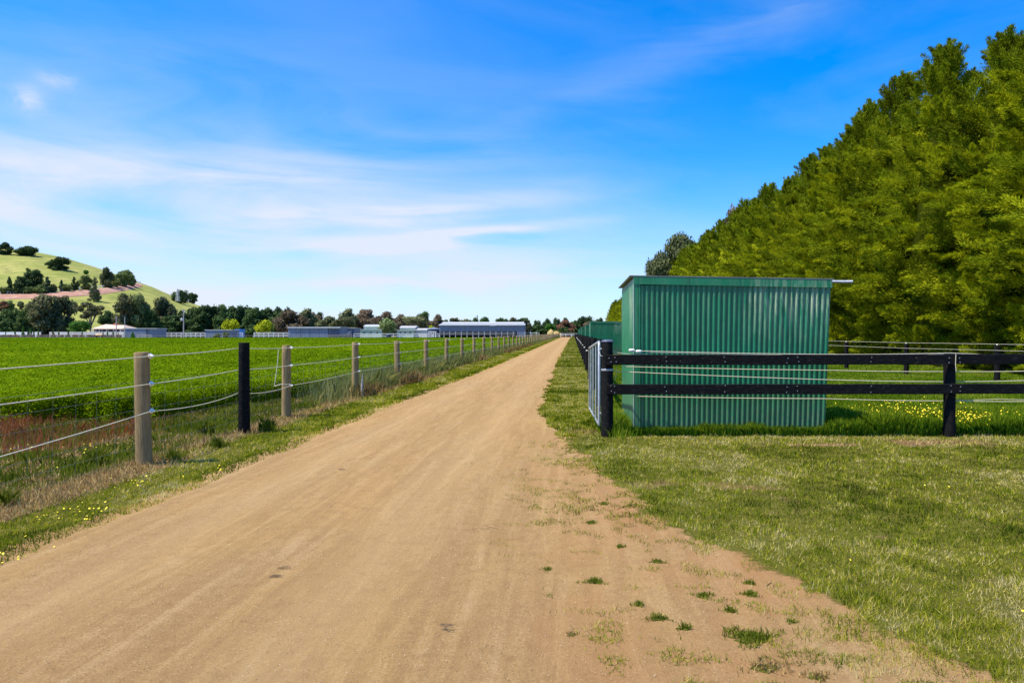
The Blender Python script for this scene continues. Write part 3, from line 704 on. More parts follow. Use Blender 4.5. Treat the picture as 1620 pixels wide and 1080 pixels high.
for (x, zc) in [(x, z) for x in (.55, .62, 5.43, 5.57, 3.1, 3.25, 1.35, 2.2, 4.3) for z in (1.09, 1.15, .66, .74)]:
    x += random.uniform(-.02, .02); zc += random.uniform(-.015, .015); nm.box((x - .006, 9.802, zc - .006), (x + .006, 9.809, zc + .006))
rel(nm.build('nail_heads', M['galv'], ff), ff)
def pxrope(pts, Y, r=.0052):
    mb = MB(); q = []
    for (a, b) in zip(pts[:-1], pts[1:]):
        for k in range(6):
            t_ = k / 6; q.append(P(a[0] + (b[0] - a[0]) * t_, a[1] + (b[1] - a[1]) * t_ + .8 * math.sin(PI * t_), Y))
    q.append(P(*pts[-1], Y)); mb.tube(q, r, 6); rel(mb.build('rope', M['rope'], ff, True), ff)
pxrope([(1009, 555), (1310, 560.5), (1502, 558.3), (1660, 563)], 10.03)
pxrope([(966, 554), (985, 559), (1014, 559.5), (1030, 557.5), (1310, 562), (1500, 560)], 10.04, .004)
pxrope([(985, 579.5), (1310, 585.5), (1502, 587.5), (1660, 586)], 10.03)
pxrope([(960, 586.5), (1310, 600.5), (1502, 603.5), (1660, 600.5)], 10.04)
pxrope([(1000, 626.5), (1310, 630.5), (1502, 634), (1660, 634.5)], 10.03)
pxrope([(1502, 632), (1580, 631), (1660, 631.5)], 10.05, .004)
pxrope([(974, 556), (975.5, 590), (972, 602)], 10.03, .003)
for px, py in ((999.5, 554), (1010.5, 555.8)):
    mb = MB(); c = P(px, py, 10.03); mb.lathe((c[0] - .045, c[1], c[2]), [(.008, 0), (.022, .012), (.024, .045), (.022, .075), (.008, .09)], 10, 'x'); rel(mb.build('insulator', M['plastic'], ff, True), ff)
ddr = MB(); ddr.tube([(5.515, 9.800, .95), (5.505, 9.800, 1.05), (5.51, 9.800, 1.20)], .005, 5); rel(ddr.build('rope', M['rope'], ff, True), ff)

# roadside black fence
rf = empty('paddock_fence', (.55, 13.9, 0), 0, 'long line of black posts and rails receding along right of the road', 'fence')
by = [13.9, 17.6, 21.6, 26.6, 31.6, 37, 42.5] + [48 + 5.2 * i for i in range(40)]
bmesh_ = [post_mesh(1.38, .085, 20 + i, M['black']) for i in range(3)]
bx = lambda y: .57 + .0018 * (y - 14)
for i, y in enumerate(by):
    o = obj_from(bmesh_[i % 3], 'post', rf, (bx(y) - .55, y - 13.9, 0)); o.rotation_euler = (random.gauss(0, .01), random.gauss(0, .014), random.uniform(0, 6))
    if 20 < y < 90:
        m = obj_from(insm, 'insulator', o); r_ = -o.rotation_euler[2]; m.rotation_euler = (0, 0, r_ + PI); m.location = (-.082 * math.cos(r_), -.082 * math.sin(r_), .95)
for z in (1.13, .68):
    for a, b in zip(by[:-1], by[1:]):
        mb = MB(); xa, xb = bx(a) + .085, bx(b) + .085
        mb.add([(xa, a, z - .07), (xa + .04, a, z - .07), (xa + .04, a, z + .07), (xa, a, z + .07), (xb, b - .004, z - .07), (xb + .04, b - .004, z - .07), (xb + .04, b - .004, z + .07), (xb, b - .004, z + .07)],
               [(0, 1, 2, 3), (7, 6, 5, 4), (0, 4, 5, 1), (1, 5, 6, 2), (2, 6, 7, 3), (3, 7, 4, 0)])
        rel(mb.build('rail', M['black'], rf), rf)
for z in (1.28, .93):
    mb = MB(); mb.tube([(bx(y) + .14, y, z) for y in by], .006, 5); rel(mb.build('rope', M['rope'], rf), rf)

# gate
gt = empty('steel_gate', (.41, 10.12, 0), 0, 'galvanised tubular steel gate hanging from the black corner post', 'gate')
A0, A1 = np.array([.402, 10.12, .145]), np.array([.402, 10.12, 1.375]); B0, B1 = np.array([.345, 13.4, .03]), np.array([.345, 13.4, 1.215])
fr = MB(); fr.tube([A0, A1 - [0, 0, .05], A1 + [0, .05, -.005], B1 + [0, -.06, 0], B1 - [0, 0, .06], B0], .021, 10); rel(fr.build('frame', M['galv'], gt, True), gt)
br = MB(); br.tube([A0, B0], .018, 10); rel(br.build('bottom_rail', M['galv'], gt, True), gt)
for t_ in (.28, .55, .8):
    b = MB(); b.tube([A0 + (B0 - A0) * t_, A1 + (B1 - A1) * t_], .014, 8); rel(b.build('upright', M['galv'], gt, True), gt)
for z in (1.27, .32):
    h_ = MB(); h_.tube([(.405, 10.12, z), (.45, 10.06, z), (.47, 10.03, z)], .011, 6); rel(h_.build('hinge', M['galv'], gt, True), gt)
ch = MB(); ch.tube([(.40, 10.10, 1.22), (.42, 10.02, 1.17), (.45, 9.96, 1.16), (.44, 9.87, 1.17)], .006, 6); rel(ch.build('chain', M['galv'], gt, True), gt)

# fence at the back of the paddock
bf = empty('back_fence', (12.9, 20.8, 0), 0, 'black posts with white ropes in front of the tall conifer hedge', 'fence')
bp = [(13.9, 17.2), (12.95, 20.8), (11.65, 23.8), (11.25, 28.0), (11.0, 33), (10.9, 39), (10.8, 46), (10.8, 54)]
for i, (x, y) in enumerate(bp):
    o = obj_from(post_mesh(1.12, .085, 60 + i, M['black']), 'post', bf, (x - 12.9, y - 20.8, 0)); m = obj_from(insm, 'insulator', o, (-.02, -.03, 1.13)); m.rotation_euler = (0, -PI / 2, 0); m.scale = (.8, .9, .9)
for z in (1.17, .98, .62):
    mb = MB(); mb.tube([(x - .09, y - .03, z) for x, y in bp], .0045, 5); rel(mb.build('rope', M['rope'], bf), bf)

# ------------------------------------------------------------------ green corrugated shed
def corr(width, h, mat, lean=0, pitch=.0765, amp=.024):
    """trapezoidal sheet in the local XZ plane, facing -Y"""
    n = int(round(width / pitch)); pitch = width / n; prof = []
    for i in range(n):
        x = i * pitch; prof += [(x, 0), (x + .20 * pitch, 0), (x + .32 * pitch, -amp), (x + .80 * pitch, -amp), (x + .92 * pitch, 0)]
    prof.append((width, 0))
    zs = np.linspace(0, h, 9); V = []
    for z in zs:
        for (x, y) in prof: V.append((x + lean * (z / h) * (x / width), y + .0025 * math.sin(z * 3 + x * 2), z))
    m = len(prof); idx = np.arange(len(zs) * m).reshape(len(zs), m)
    Fc = np.stack([idx[:-1, :-1], idx[:-1, 1:], idx[1:, 1:], idx[1:, :-1]], -1).reshape(-1, 4)
    return raw_mesh('wall', np.array(V), Fc, mat)
shed = empty('horse_shelter', (.935, 10.30, 0), 0, 'nearest green corrugated steel shed behind the black rail fence', 'shed', 'green corrugated sheds in the paddocks')
W, D, H = 2.88, 2.42, 2.34; LN = .085
obj_from(corr(W, H - .12, M['green'], LN), 'front_wall', shed, (0.0, 0, 0))
o = obj_from(corr(D, H - .02, M['green'], 0, .19, .012), 'left_wall', shed, (0, D, 0)); o.rotation_euler = (0, 0, -PI / 2)
o = obj_from(corr(W, H - .06, M['green'], 0), 'back_wall', shed, (W, D, 0)); o.rotation_euler = (0, 0, PI)
rfm = MB(); rfm.add([(-.07, -.048, H + .015), (W + LN + .03, -.048, H - .035), (W + LN + .03, D + .05, H - .035), (-.07, D + .05, H + .0), (-.07, -.048, H + .03), (W + LN + .03, -.048, H - .02), (W + LN + .03, D + .05, H - .02), (-.07, D + .05, H + .015)],
        [(0, 3, 2, 1), (4, 5, 6, 7), (0, 1, 5, 4), (1, 2, 6, 5), (2, 3, 7, 6), (3, 0, 4, 7)])
rfm.build('roof', M['roofm'], shed)
fa = MB(); fa.add([(-.012, -.044, H - .105), (W + LN + .01, -.044, H - .155), (W + LN + .01, -.044, H - .037), (-.012, -.044, H + .013), (-.012, -.030, H - .105), (W + LN + .01, -.030, H - .155), (W + LN + .01, -.030, H - .037), (-.012, -.030, H + .013)],
       [(0, 1, 2, 3), (7, 6, 5, 4), (0, 4, 5, 1), (1, 5, 6, 2), (2, 6, 7, 3), (3, 7, 4, 0)])
fa.build('fascia', M['green'], shed)
ct = MB(); ct.box((-.004, -.034, .0), (.092, -.026, H - .106)); ct.build('corner_flashing', M['green'], shed)
ct = MB(); ct.box((-.014, -.038, .0), (-.005, -.012, H + .008)); ct.build('corner_trim', M['trim'], shed)
pp = MB(); pp.tube([(W + .10, .10, H - .055), (W + .32, .04, H - .062), (W + .42, .0, H - .063)], .024, 12, False)
pp.tube([(W + .42, .0, H - .063), (W + .425, -.002, H - .063)], [.024, .016], 12); pp.build('roof_pipe', M['galv'], shed, True)
for yy in (1.2, 2.36):
    fp = MB(); fp.box((W - .05, yy - .05, 0), (W + .05, yy + .05, H - .05)); fp.build('frame_post', M['galv'], shed)
ords = ['second', 'third', 'fourth', 'fifth', 'sixth']
for i, (Yk, pxl) in enumerate(((48.9, 933.7), (69.8, 926.3), (94, 919.8), (118, 916.8), (145, 914.5))):
    s_ = copy_tree(shed); s_.location = ((pxl - CX) / F * Yk, Yk, 0); s_['label'] = '%s green corrugated shed from the camera along the right fence' % ords[i]
    if i == 0:
        s_.scale = (1, 1, 1.0)

# ------------------------------------------------------------------ trees
def crown(kind, seed, n, ls):
    """unit crown: radius 1, height 1 -> (centres, normals-ish)"""
    r = np.random.default_rng(seed); lobes = []
    if kind == 'gum':
        for k in range(17):
            a = r.uniform(0, 2 * PI); q = r.uniform(.15, .64); z = r.uniform(.22, .86)
            lobes.append((q * math.cos(a), q * math.sin(a), z, r.uniform(.26, .40), r.uniform(.09, .15)))
        lobes.append((0, 0, .88, .3, .11))
    elif kind == 'umbrella':
        for k in range(11):
            a = r.uniform(0, 2 * PI); q = r.uniform(.2, .72); z = .92 - .35 * q * q - r.uniform(0, .22)
            lobes.append((q * math.cos(a), q * math.sin(a), z, r.uniform(.22, .34), r.uniform(.045, .08)))
    elif kind == 'cypress':
        for k in range(34):
            z = r.uniform(.08, .93); a = r.uniform(0, 2 * PI); q = (.72 * (1 - max(0, z - .55) / .45) ** .5) * r.uniform(.75, 1.0)
            lobes.append((q * math.cos(a), q * math.sin(a), z, r.uniform(.22, .34) * (1 - .3 * z), r.uniform(.07, .12)))
        for z in (.15, .35, .55, .72): lobes.append((0, 0, z, .66 * (1 - z * .5), .16))
    elif kind == 'pine':
        for k in range(40):
            z = r.uniform(.12, .95); a = r.uniform(0, 2 * PI); q = .80 * (1 - z) ** .75 * r.uniform(.6, 1)
            lobes.append((q * math.cos(a), q * math.sin(a), z, .12 + .18 * (1 - z), .05))
        for z in (.2, .4, .6, .8): lobes.append((0, 0, z, .5 * (1 - z) + .06, .13))
    else:  # round
        for k in range(22):
            v = r.normal(0, 1, 3); v /= np.linalg.norm(v)
            lobes.append((.62 * v[0], .62 * v[1], .56 + .28 * v[2], r.uniform(.25, .36), r.uniform(.11, .16)))
        lobes.append((0, 0, .55, .6, .26))
    w = np.array([l[3] ** 1.6 for l in lobes]); w /= w.sum(); li = r.choice(len(lobes), n, p=w); L_ = np.array(lobes)[li]
    v = r.normal(0, 1, (n, 3)); v /= np.linalg.norm(v, axis=1)[:, None]
    rad = r.uniform(.0, 1, n) ** .28 * (1 + .18 * r.normal(0, 1, n).clip(-1, 1))
    C = L_[:, :3] + v * rad[:, None] * np.stack([L_[:, 3], L_[:, 3], L_[:, 4]], -1)
    C[:, 2] = np.maximum(C[:, 2], .02)
    clv = r.random(len(lobes))[li]
    nrm = v * .9 + r.normal(0, .6, (n, 3)) + [0, 0, .35]
    nrm /= np.linalg.norm(nrm, axis=1)[:, None]
    a = np.cross(nrm, r.normal(0, 1, (n, 3))); a /= np.linalg.norm(a, axis=1)[:, None] + 1e-9; b = np.cross(nrm, a)
    s = ls * r.uniform(.5, 1.25, n)[:, None]; zf = np.array([1, 1, .55])
    V = np.stack([C - a * s * zf, C + b * s * .6 * zf, C + a * s * zf, C - b * s * .6 * zf], 1).reshape(-1, 3)
    var = np.clip(.35 * clv + .3 + r.normal(0, .17, n), 0, 1)
    cm = raw_mesh('crown', V, np.arange(4 * n).reshape(n, 4), M['foliage'], {'var': np.repeat(var, 4), 'clump': np.repeat(clv, 4)})
    tb = MB(); th = {'gum': .32, 'umbrella': .28}.get(kind, .12)
    if kind in ('gum', 'umbrella'):
        fx_, fy_ = r.uniform(-.06, .06, 2)
        tb.tube([(0, 0, -.02), (fx_ * .4, fy_ * .4, th * .5), (fx_, fy_, th)], [.075, .055, .05], 7)
        for l in lobes[:9]:
            m1 = ((fx_ + l[0]) * .45, (fy_ + l[1]) * .45, th + (l[2] - th) * .55)
            tb.tube([(fx_, fy_, th - .01), m1, (l[0] * .92, l[1] * .92, l[2] + .02)], [.038, .024, .008], 5)
    else:
        tb.tube([(0, 0, -.02), (0, 0, .4), (.01, 0, .93)], [.07, .05, .01], 7)
    return cm, tb.mesh('trunk', M['barkdk'] if kind != 'umbrella' else M['bark'], True)
LIB = {}
for kind, num, n, ls in (('gum', 4, 4200, .075), ('umbrella', 3, 2200, .07), ('cypress', 4, 4200, .085), ('pine', 3, 2600, .08), ('round', 3, 3000, .085)):
    LIB[kind] = [crown(kind, 900 + 17 * i + len(kind), n, ls) for i in range(num)]
COLS = dict(gum=(.075, .078, .034), gumbrown=(.120, .088, .052), gumgreen=(.095, .115, .040), olive=(.10, .105, .045), dark=(.034, .058, .020), darkgreen=(.050, .082, .024), blue=(.030, .060, .036),
            lime=(.30, .34, .012), green=(.05, .13, .018), pale=(.16, .22, .075), red=(.17, .085, .05), grey=(.075, .088, .034), hillgreen=(.12, .155, .045))
tc = 0
def tree_at(name, x, y, z, w, h, kind, c, label, cat='tree', group=None, sink=0):
    global tc; tc += 1
    cm, tm = LIB[kind][tc % len(LIB[kind])]
    e = empty(name, (x, y, z - sink), random.uniform(0, 6.28), label, cat, group)
    e.scale = (w / 2, w / 2, h)
    cr = obj_from(cm, 'crown', e); k = COLS[c]; q = random.uniform(.88, 1.14) * (1.55 if c not in ('lime', 'hillgreen', 'pale') else 1.25); cr.color = (k[0] * q * random.uniform(.94, 1.06), k[1] * q, k[2] * q, 1)
    obj_from(tm, 'trunk', e); return e
def tree_px(name, px, ptop, wpx, Y, kind, c, label, group=None, pbase=None):
    x, y, zt = P(px, ptop, Y); w = wpx / F * Y
    return tree_at(name, x, Y, 0, w, zt, kind, c, label, 'tree', group)
GT = 'trees standing beyond the far side of the field'
T = [ # name, px, top, width, Y, kind, colour, label
 ('gum_tree', 70, 465, 62, 235, 'gum', 'gum', 'left of two big dark gums below the hill track'),
 ('gum_tree', 102, 467, 48, 240, 'gum', 'gum', 'right of two big dark gums below the hill track'),
 ('gum_tree', 143, 474, 46, 225, 'umbrella', 'gum', 'open gum with hill grass showing through its crown'),
 ('small_tree', 125, 505, 34, 205, 'round', 'green', 'rounded bright green tree left of the tan-roofed house'),
 ('gum_tree', 170, 490, 34, 240, 'gum', 'darkgreen', 'low dark tree behind the tan-roofed house'),
 ('gum_tree', 195, 463, 42, 225, 'gum', 'gum', 'tall gum rising left above the small slate shed'),
 ('gum_tree', 221, 464, 42, 228, 'gum', 'gumgreen', 'tall gum rising right above the small slate shed'),
 ('gum_tree', 258, 468, 44, 240, 'gum', 'gum', 'upright dark gum left of the power pole'),
 ('bushy_tree', 240, 492, 34, 228, 'cypress', 'darkgreen', 'dark bushy tree at the left end of the windbreak'),
 ('golden_tree', 366, 503, 31, 200, 'round', 'lime', 'left of two rounded yellow-green trees'),
 ('golden_tree', 415, 503, 33, 200, 'round', 'lime', 'right of two rounded yellow-green trees'),
 ('gum_tree', 459, 489, 62, 215, 'gum', 'gumbrown', 'broad brownish gum left behind the big slate shed'),
 ('gum_tree', 487, 487, 46, 225, 'gum', 'olive', 'olive gum behind the middle of the big slate shed'),
 ('gum_tree', 493, 493, 40, 232, 'gum', 'gumbrown', 'rusty gum just behind the olive gum'),
 ('bushy_tree', 504, 490, 22, 260, 'round', 'dark', 'small dark round tree top behind the rusty gum'),
 ('gum_tree', 520, 499, 46, 215, 'gum', 'olive', 'low olive gum above right end of big slate shed'),
 ('gum_tree', 552, 487, 44, 230, 'gum', 'olive', 'tall olive gum behind the lean-to shed'),
 ('gum_tree', 541, 500, 44, 212, 'gum', 'gum', 'low dark gum right behind the lean-to shed'),
 ('gum_tree', 580, 482, 38, 245, 'umbrella', 'gumbrown', 'tallest flat-topped gum left of the mint barn'),
 ('gum_tree', 572, 495, 44, 235, 'gum', 'gumbrown', 'brown gum beneath the tallest flat-topped gum'),
 ('gum_tree', 609, 490, 40, 245, 'umbrella', 'gumbrown', 'open brown gum above the mint barn roof'),
 ('gum_tree', 592, 502, 36, 235, 'gum', 'gumbrown', 'low rusty gum behind the mint barn'),
 ('poplar_tree', 612, 500, 32, 190, 'round', 'pale', 'pale green rounded tree in front of mint barn'),
 ('gum_tree', 634, 496, 34, 240, 'gum', 'gumbrown', 'reddish gum right behind the pale green tree'),
 ('gum_tree', 655, 495, 62, 200, 'umbrella', 'olive', 'spreading gum with pale forked limbs over white fence'),
 ('gum_tree', 664, 500, 48, 215, 'gum', 'olive', 'dense olive gum behind the spreading gum'),
 ('bushy_tree', 670, 489, 28, 265, 'round', 'darkgreen', 'dark green dome above the spreading gum'),
 ('gum_tree', 693, 496, 30, 240, 'gum', 'gumbrown', 'rusty gum left behind the long shed'),
 ('bushy_tree', 708, 503, 22, 260, 'round', 'darkgreen', 'dark dome above the left end of the long roof'),
 ('bushy_tree', 722, 502, 24, 262, 'gum', 'gum', 'second dark crown above the long roof, from left'),
 ('bushy_tree', 738, 504, 26, 262, 'gum', 'olive', 'third crown above the long roof, olive'),
 ('bushy_tree', 750, 499, 18, 262, 'round', 'darkgreen', 'dark round crown left of the narrow spire tree'),
 ('spire_tree', 755, 498, 6, 262, 'pine', 'dark', 'narrow spire-shaped tree above the long roof'),
 ('bushy_tree', 766, 499, 20, 262, 'round', 'darkgreen', 'dark round crown right of the narrow spire tree'),
 ('bushy_tree', 793, 502, 26, 262, 'gum', 'darkgreen', 'dark green crown above right half of long roof'),
 ('bushy_tree', 811, 501, 24, 262, 'gum', 'gum', 'crown above the right end of the long roof'),
 ('bushy_tree', 826, 498, 28, 262, 'umbrella', 'dark', 'flat dark crown rising past the long shed corner'),
 ('bushy_tree', 833, 505, 28, 255, 'cypress', 'gum', 'dark bush just right of the long shed'),
 ('bushy_tree', 850, 504, 17, 300, 'round', 'dark', 'small dark dome in the dip right of long shed'),
 ('bushy_tree', 853, 514, 34, 275, 'cypress', 'darkgreen', 'low green bush mass behind the hay stack'),
 ('cypress_tree', 864, 501, 20, 295, 'round', 'dark', 'left of two tall dark domes near the road end'),
 ('cypress_tree', 881, 500, 18, 295, 'round', 'dark', 'right of two tall dark domes near the road end'),
 ('bushy_tree', 872, 511, 28, 278, 'cypress', 'green', 'brighter green bush between the two tall domes'),
 ('gum_tree', 895, 505, 36, 272, 'gum', 'red', 'reddish-brown gum at the end of the road'),
 ('bushy_tree', 894, 502, 22, 300, 'gum', 'dark', 'dark crown behind the reddish gum'),
 ('bushy_tree', 909, 505, 20, 300, 'round', 'darkgreen', 'dark dome right behind the reddish gum'),
 ('bushy_tree', 913, 510, 24, 280, 'cypress', 'darkgreen', 'dark bush behind the white gate, right side'),
 ('bushy_tree', 892, 517, 30, 268, 'cypress', 'darkgreen', 'low dark shrub mass behind the white gate'),
 ('bushy_tree', 921, 498, 20, 285, 'round', 'dark', 'tall dark dome right of the road end'),
 ('bushy_tree', 936, 497, 26, 285, 'round', 'dark', 'wide dark crown above the farthest green sheds'),
 ('bushy_tree', 948, 500, 20, 275, 'round', 'dark', 'dark crown touching the golden hedge end'),
 ('gum_tree', 930, 509, 30, 250, 'gum', 'gumbrown', 'russet gum just above the farthest green sheds'),
 ('bushy_tree', 945, 507, 26, 230, 'gum', 'red', 'rusty shrub above second green shed roof'),
 ('shrub', 560, 519, 16, 185, 'round', 'lime', 'small lime shrub right of the lean-to shed'),
 ('shrub', 683, 513, 12, 195, 'round', 'lime', 'small lime shrub above the dark water tank'),
 ('shrub', 229, 517, 10, 175, 'round', 'gumgreen', 'small mustard shrub behind the small slate shed'),
]
for a in T: tree_px(*a, GT)
# understorey that closes the gaps below the big gums
for i, (px, top, w, c, lb) in enumerate([(455, 512, 60, 'gum', 'dark understorey bush left behind the big slate shed'), (500, 510, 60, 'gum', 'dark understorey bush behind the middle of big slate shed'), (545, 508, 60, 'gum', 'dark understorey bush behind the lean-to roof'),
    (590, 508, 56, 'gumbrown', 'brown understorey bush behind the mint barn roof'), (640, 508, 56, 'gum', 'understorey bush behind the spreading gum'), (690, 508, 50, 'gumbrown', 'understorey bush behind the dark water tank'),
    (735, 510, 50, 'darkgreen', 'understorey bush behind the long roof'), (215, 503, 60, 'darkgreen', 'dark bush below the two tall gums'), (80, 503, 60, 'darkgreen', 'dark bush below the two big dark gums')]):
    tree_px('understorey_bush', px, top, w, 250 if i < 7 else 242, 'cypress', c, lb, GT)
# dark windbreak row
nth = ['first', 'second', 'third', 'fourth', 'fifth', 'sixth', 'seventh', 'eighth', 'ninth', 'tenth', 'eleventh', 'twelfth', 'thirteenth', 'fourteenth', 'fifteenth', 'sixteenth', 'seventeenth', 'eighteenth']
for i, (px, top) in enumerate([(268, 500), (282, 495), (297, 490), (312, 487), (327, 484), (343, 482), (358, 483), (373, 485), (388, 485), (403, 486), (418, 489), (433, 491), (445, 493)]):
    tree_px('cypress_tree', px, top - 1, 44, 232 + (i % 3) * 3, 'cypress', 'dark' if i % 3 else 'darkgreen', '%s dark cypress from the left in the long windbreak' % nth[i], 'dark cypresses of the long windbreak')
for i, px in enumerate((425, 440, 456)): tree_px('cypress_tree', px, (485, 485, 487)[i], 22, 285, 'cypress', 'dark', '%s dark cypress top peeping over right end of windbreak' % nth[i], 'cypress tops behind the windbreak')
for i, px in enumerate((-18, -3, 12, 27, 42, 56)): tree_px('cypress_tree', px, 489 + (i % 2), 36, 236, 'cypress', 'darkgreen', '%s clipped dark cypress from the left frame edge' % nth[i], 'clipped cypresses at far left')

# ------------------------------------------------------------------ hill
HP = [-700, -400, -200, -80, 0, 45, 100, 150, 190, 240, 290, 320, 360, 400, 450, 600]
HV = [470, 420, 396, 394, 399, 402, 412.5, 427, 440, 456.5, 477.5, 486.5, 497, 507, 519, 530]
Y0, YR = 470.0, 950.0
def hill_z(X, Y):
    X = np.asarray(X, float); Y = np.asarray(Y, float)
    px = X / Y * F + CX; v = (HY - np.interp(px, HP, HV)) / F
    s_ = np.clip((Y - Y0) / (YR - Y0), 0, 1); top = v * YR * 1.0 + 1.5
    e = np.sin(s_ * PI / 2) ** 1.25
    back = 1 - smooth(YR, YR + 600, Y)
    return np.maximum(top * e * back + 3 * (fbm(X * .02, Y * .02, 601, 3) - .5) * s_ * (1 - s_) * 3, -.5) - .1
def hill_hit(px, py):
    Ys = np.linspace(Y0 + 10, YR, 500); X = (px - CX) / F * Ys; z = hill_z(X, Ys); el = HY - (z - CH) / Ys * F
    k = np.where(el <= py)[0]; i = k[0] if len(k) else int(np.argmin(el)); return float(X[i]), float(Ys[i]), float(z[i])
tt = np.linspace(-700, 620, 300); yy = np.concatenate([np.linspace(Y0, YR, 130), np.linspace(YR + 10, 1560, 40)])
TT, YY = np.meshgrid(tt, yy); XX = (TT - CX) / F * YY; ZZ = hill_z(XX, YY)
idx = np.arange(TT.size).reshape(TT.shape); faces = np.stack([idx[:-1, :-1], idx[:-1, 1:], idx[1:, 1:], idx[1:, :-1]], -1).reshape(-1, 4)
t = NT('hill_pasture'); p = t.geo(); a = t.noise(t.map(p, (.03, .03, .09)), 1, 6, .75); b = t.noise(t.map(p, (1, 1, 2.5)), .09, 5, .75)
c = t.ramp(a, [(.3, (.16, .20, .045)), (.5, (.27, .28, .075)), (.68, (.38, .34, .12))]); c = t.mix(t.ramp(b, [(.38, .7), (.52, 0)]), c, (.15, .17, .05))
t.base(c, .95, .03)
tag(obj_from(raw_mesh('hill', np.stack([XX.ravel(), YY.ravel(), ZZ.ravel()], -1), faces, t.m, None, True), 'hill'), kind='structure')
# cut track across the hill
up = [(-90, 467), (-40, 466.5), (0, 466), (35, 465.5), (65, 464.5), (95, 462), (125, 459.5), (160, 456.5), (190, 452), (207, 448), (222, 449)]
dn = [(-90, 475), (-40, 474.5), (0, 474), (35, 473.5), (65, 473), (95, 471), (125, 469), (160, 466), (190, 461.5), (207, 458), (226, 453.5)]
def dens(pl, n=90):
    q = np.array(pl, float); s_ = np.linspace(0, 1, n); u_ = np.linspace(0, 1, len(q)); return np.stack([np.interp(s_, u_, q[:, 0]), np.interp(s_, u_, q[:, 1])], -1)
U, Dn = dens(up), dens(dn); V = []; nr = 7
for a_, b_ in zip(U, Dn):
    for k in range(nr):
        q = a_ + (b_ - a_) * k / (nr - 1); x, y, z = hill_hit(*q); V.append((x, y, z + .9 if 0 < k < nr - 1 else z + .2))
idx = np.arange(len(V)).reshape(len(U), nr); faces = np.stack([idx[:-1, :-1], idx[:-1, 1:], idx[1:, 1:], idx[1:, :-1]], -1).reshape(-1, 4)
t = NT('pink_earth_cutting'); p = t.geo(); a = t.noise(t.map(p, (.05, .05, .5)), 2, 5, .7); c = t.ramp(a, [(.3, (.20, .095, .065)), (.5, (.36, .20, .145)), (.7, (.46, .31, .23))]); t.base(c, .95, .1)
tag(obj_from(raw_mesh('dirt_track', np.array(V), faces, t.m), 'dirt_track'), kind='structure')
hf = empty('hill_fence', hill_hit(0, 466), 0, 'white rail fence along the upper edge of the pink hill track', 'fence')
q = dens(up[1:], 62); top = MB(); pts = []
hp = MB(); hp.box((-.22, -.22, 0), (.30, .22, 2.6)); hpm = hp.mesh('post', M['white'])
for a_ in q:
    x, y, z = hill_hit(a_[0], a_[1] - .5); pts.append((x, y, z + 2.1)); obj_from(hpm, 'post', hf, (x - hf.location[0], y - hf.location[1], z - hf.location[2]))
top.tube(pts, .26, 4); rel(top.build('rail', M['white'], hf), hf)
GH = 'trees scattered on the grassy hill'
HT = [(8, 403, 24, 21, 'gum', 'dark', 'dark open-crowned tree on the crest at left frame edge'), (40, 404, 36, 17, 'round', 'dark', 'wide dark tree second on the crest'),
 (93, 427, 30, 22, 'gum', 'dark', 'spiky dark tree alone on the upper hill slope'), (84, 425, 22, 13, 'round', 'dark', 'low dark clump hugging left of the spiky tree'),
 (45, 430, 8, 7, 'round', 'hillgreen', 'tiny bush on the hill above dark cluster'), (136, 434, 8, 8, 'round', 'green', 'tiny round bush halfway down right hill slope'),
 (15, 464, 15, 27, 'pine', 'dark', 'dark pine furthest left above the hill track'), (52, 461, 34, 36, 'cypress', 'dark', 'largest dark tree of the cluster above track'),
 (34, 464, 26, 27, 'cypress', 'dark', 'dark tree left in front of the largest one'), (75, 464, 20, 27, 'pine', 'blue', 'bluish pine right of the dark cluster'),
 (62, 465, 24, 17, 'round', 'hillgreen', 'pale bush in front of the dark cluster'), (45, 465, 18, 13, 'round', 'hillgreen', 'pale low bush below largest dark tree'), (8, 465, 20, 12, 'round', 'hillgreen', 'pale bush at the left frame edge above track'),
 (85, 463, 10, 16, 'round', 'olive', 'slim olive tree right of the bluish pine'), (97, 461, 11, 19, 'pine', 'blue', 'left of two small pines above the track'), (105, 461, 16, 13, 'round', 'hillgreen', 'pale bush between two small pines'),
 (117, 460, 13, 23, 'pine', 'dark', 'right of two small pines above the track'), (123, 458, 8, 15, 'gum', 'hillgreen', 'slender pale tree beside the right small pine'),
 (138, 459, 22, 24, 'gum', 'hillgreen', 'light gum left of pine standing below the track'), (150, 477, 20, 40, 'pine', 'olive', 'tall thin pine standing in front of the hill track'),
 (169, 455, 22, 34, 'gum', 'grey', 'tallest grey gum against the sky above track'), (173, 456, 12, 14, 'pine', 'blue', 'small bluish pine below the tallest grey gum'),
 (190, 453, 26, 24, 'gum', 'hillgreen', 'light gum left in the group at the track end'), (203, 452, 24, 26, 'gum', 'hillgreen', 'light gum right in the group at track end'), (182, 455, 20, 16, 'gum', 'hillgreen', 'low light gum between tallest gum and end group'), (210, 450, 12, 14, 'round', 'olive', 'dark round tree last above the track'),
 (286, 480, 28, 24, 'round', 'dark', 'larger dark tree on the ridge behind lattice tower'), (304, 480, 18, 19, 'round', 'dark', 'smaller dark tree lowest on the ridge'),
 (5, 493, 20, 17, 'gum', 'red', 'reddish tree low on the hill at left edge'), (17, 490, 18, 15, 'gum', 'hillgreen', 'pale tree low on hill beside the reddish one'), (33, 490, 10, 15, 'round', 'olive', 'slim olive tree low on the hill'), (46, 490, 14, 15, 'round', 'olive', 'wider olive tree low on hill left of the big gums')]
for px, pb, w, h, k, c, lb in HT:
    x, y, z = hill_hit(px, min(pb, 492)); s_ = y / F
    tree_at('hill_tree', x, y, z, w * s_ * 1.08, h * s_ * (1.22 if k in ('round', 'gum') else 1.04), k, c, lb, 'tree', GH, sink=h * s_ * (.24 if k in ('round', 'gum') else .06))
    

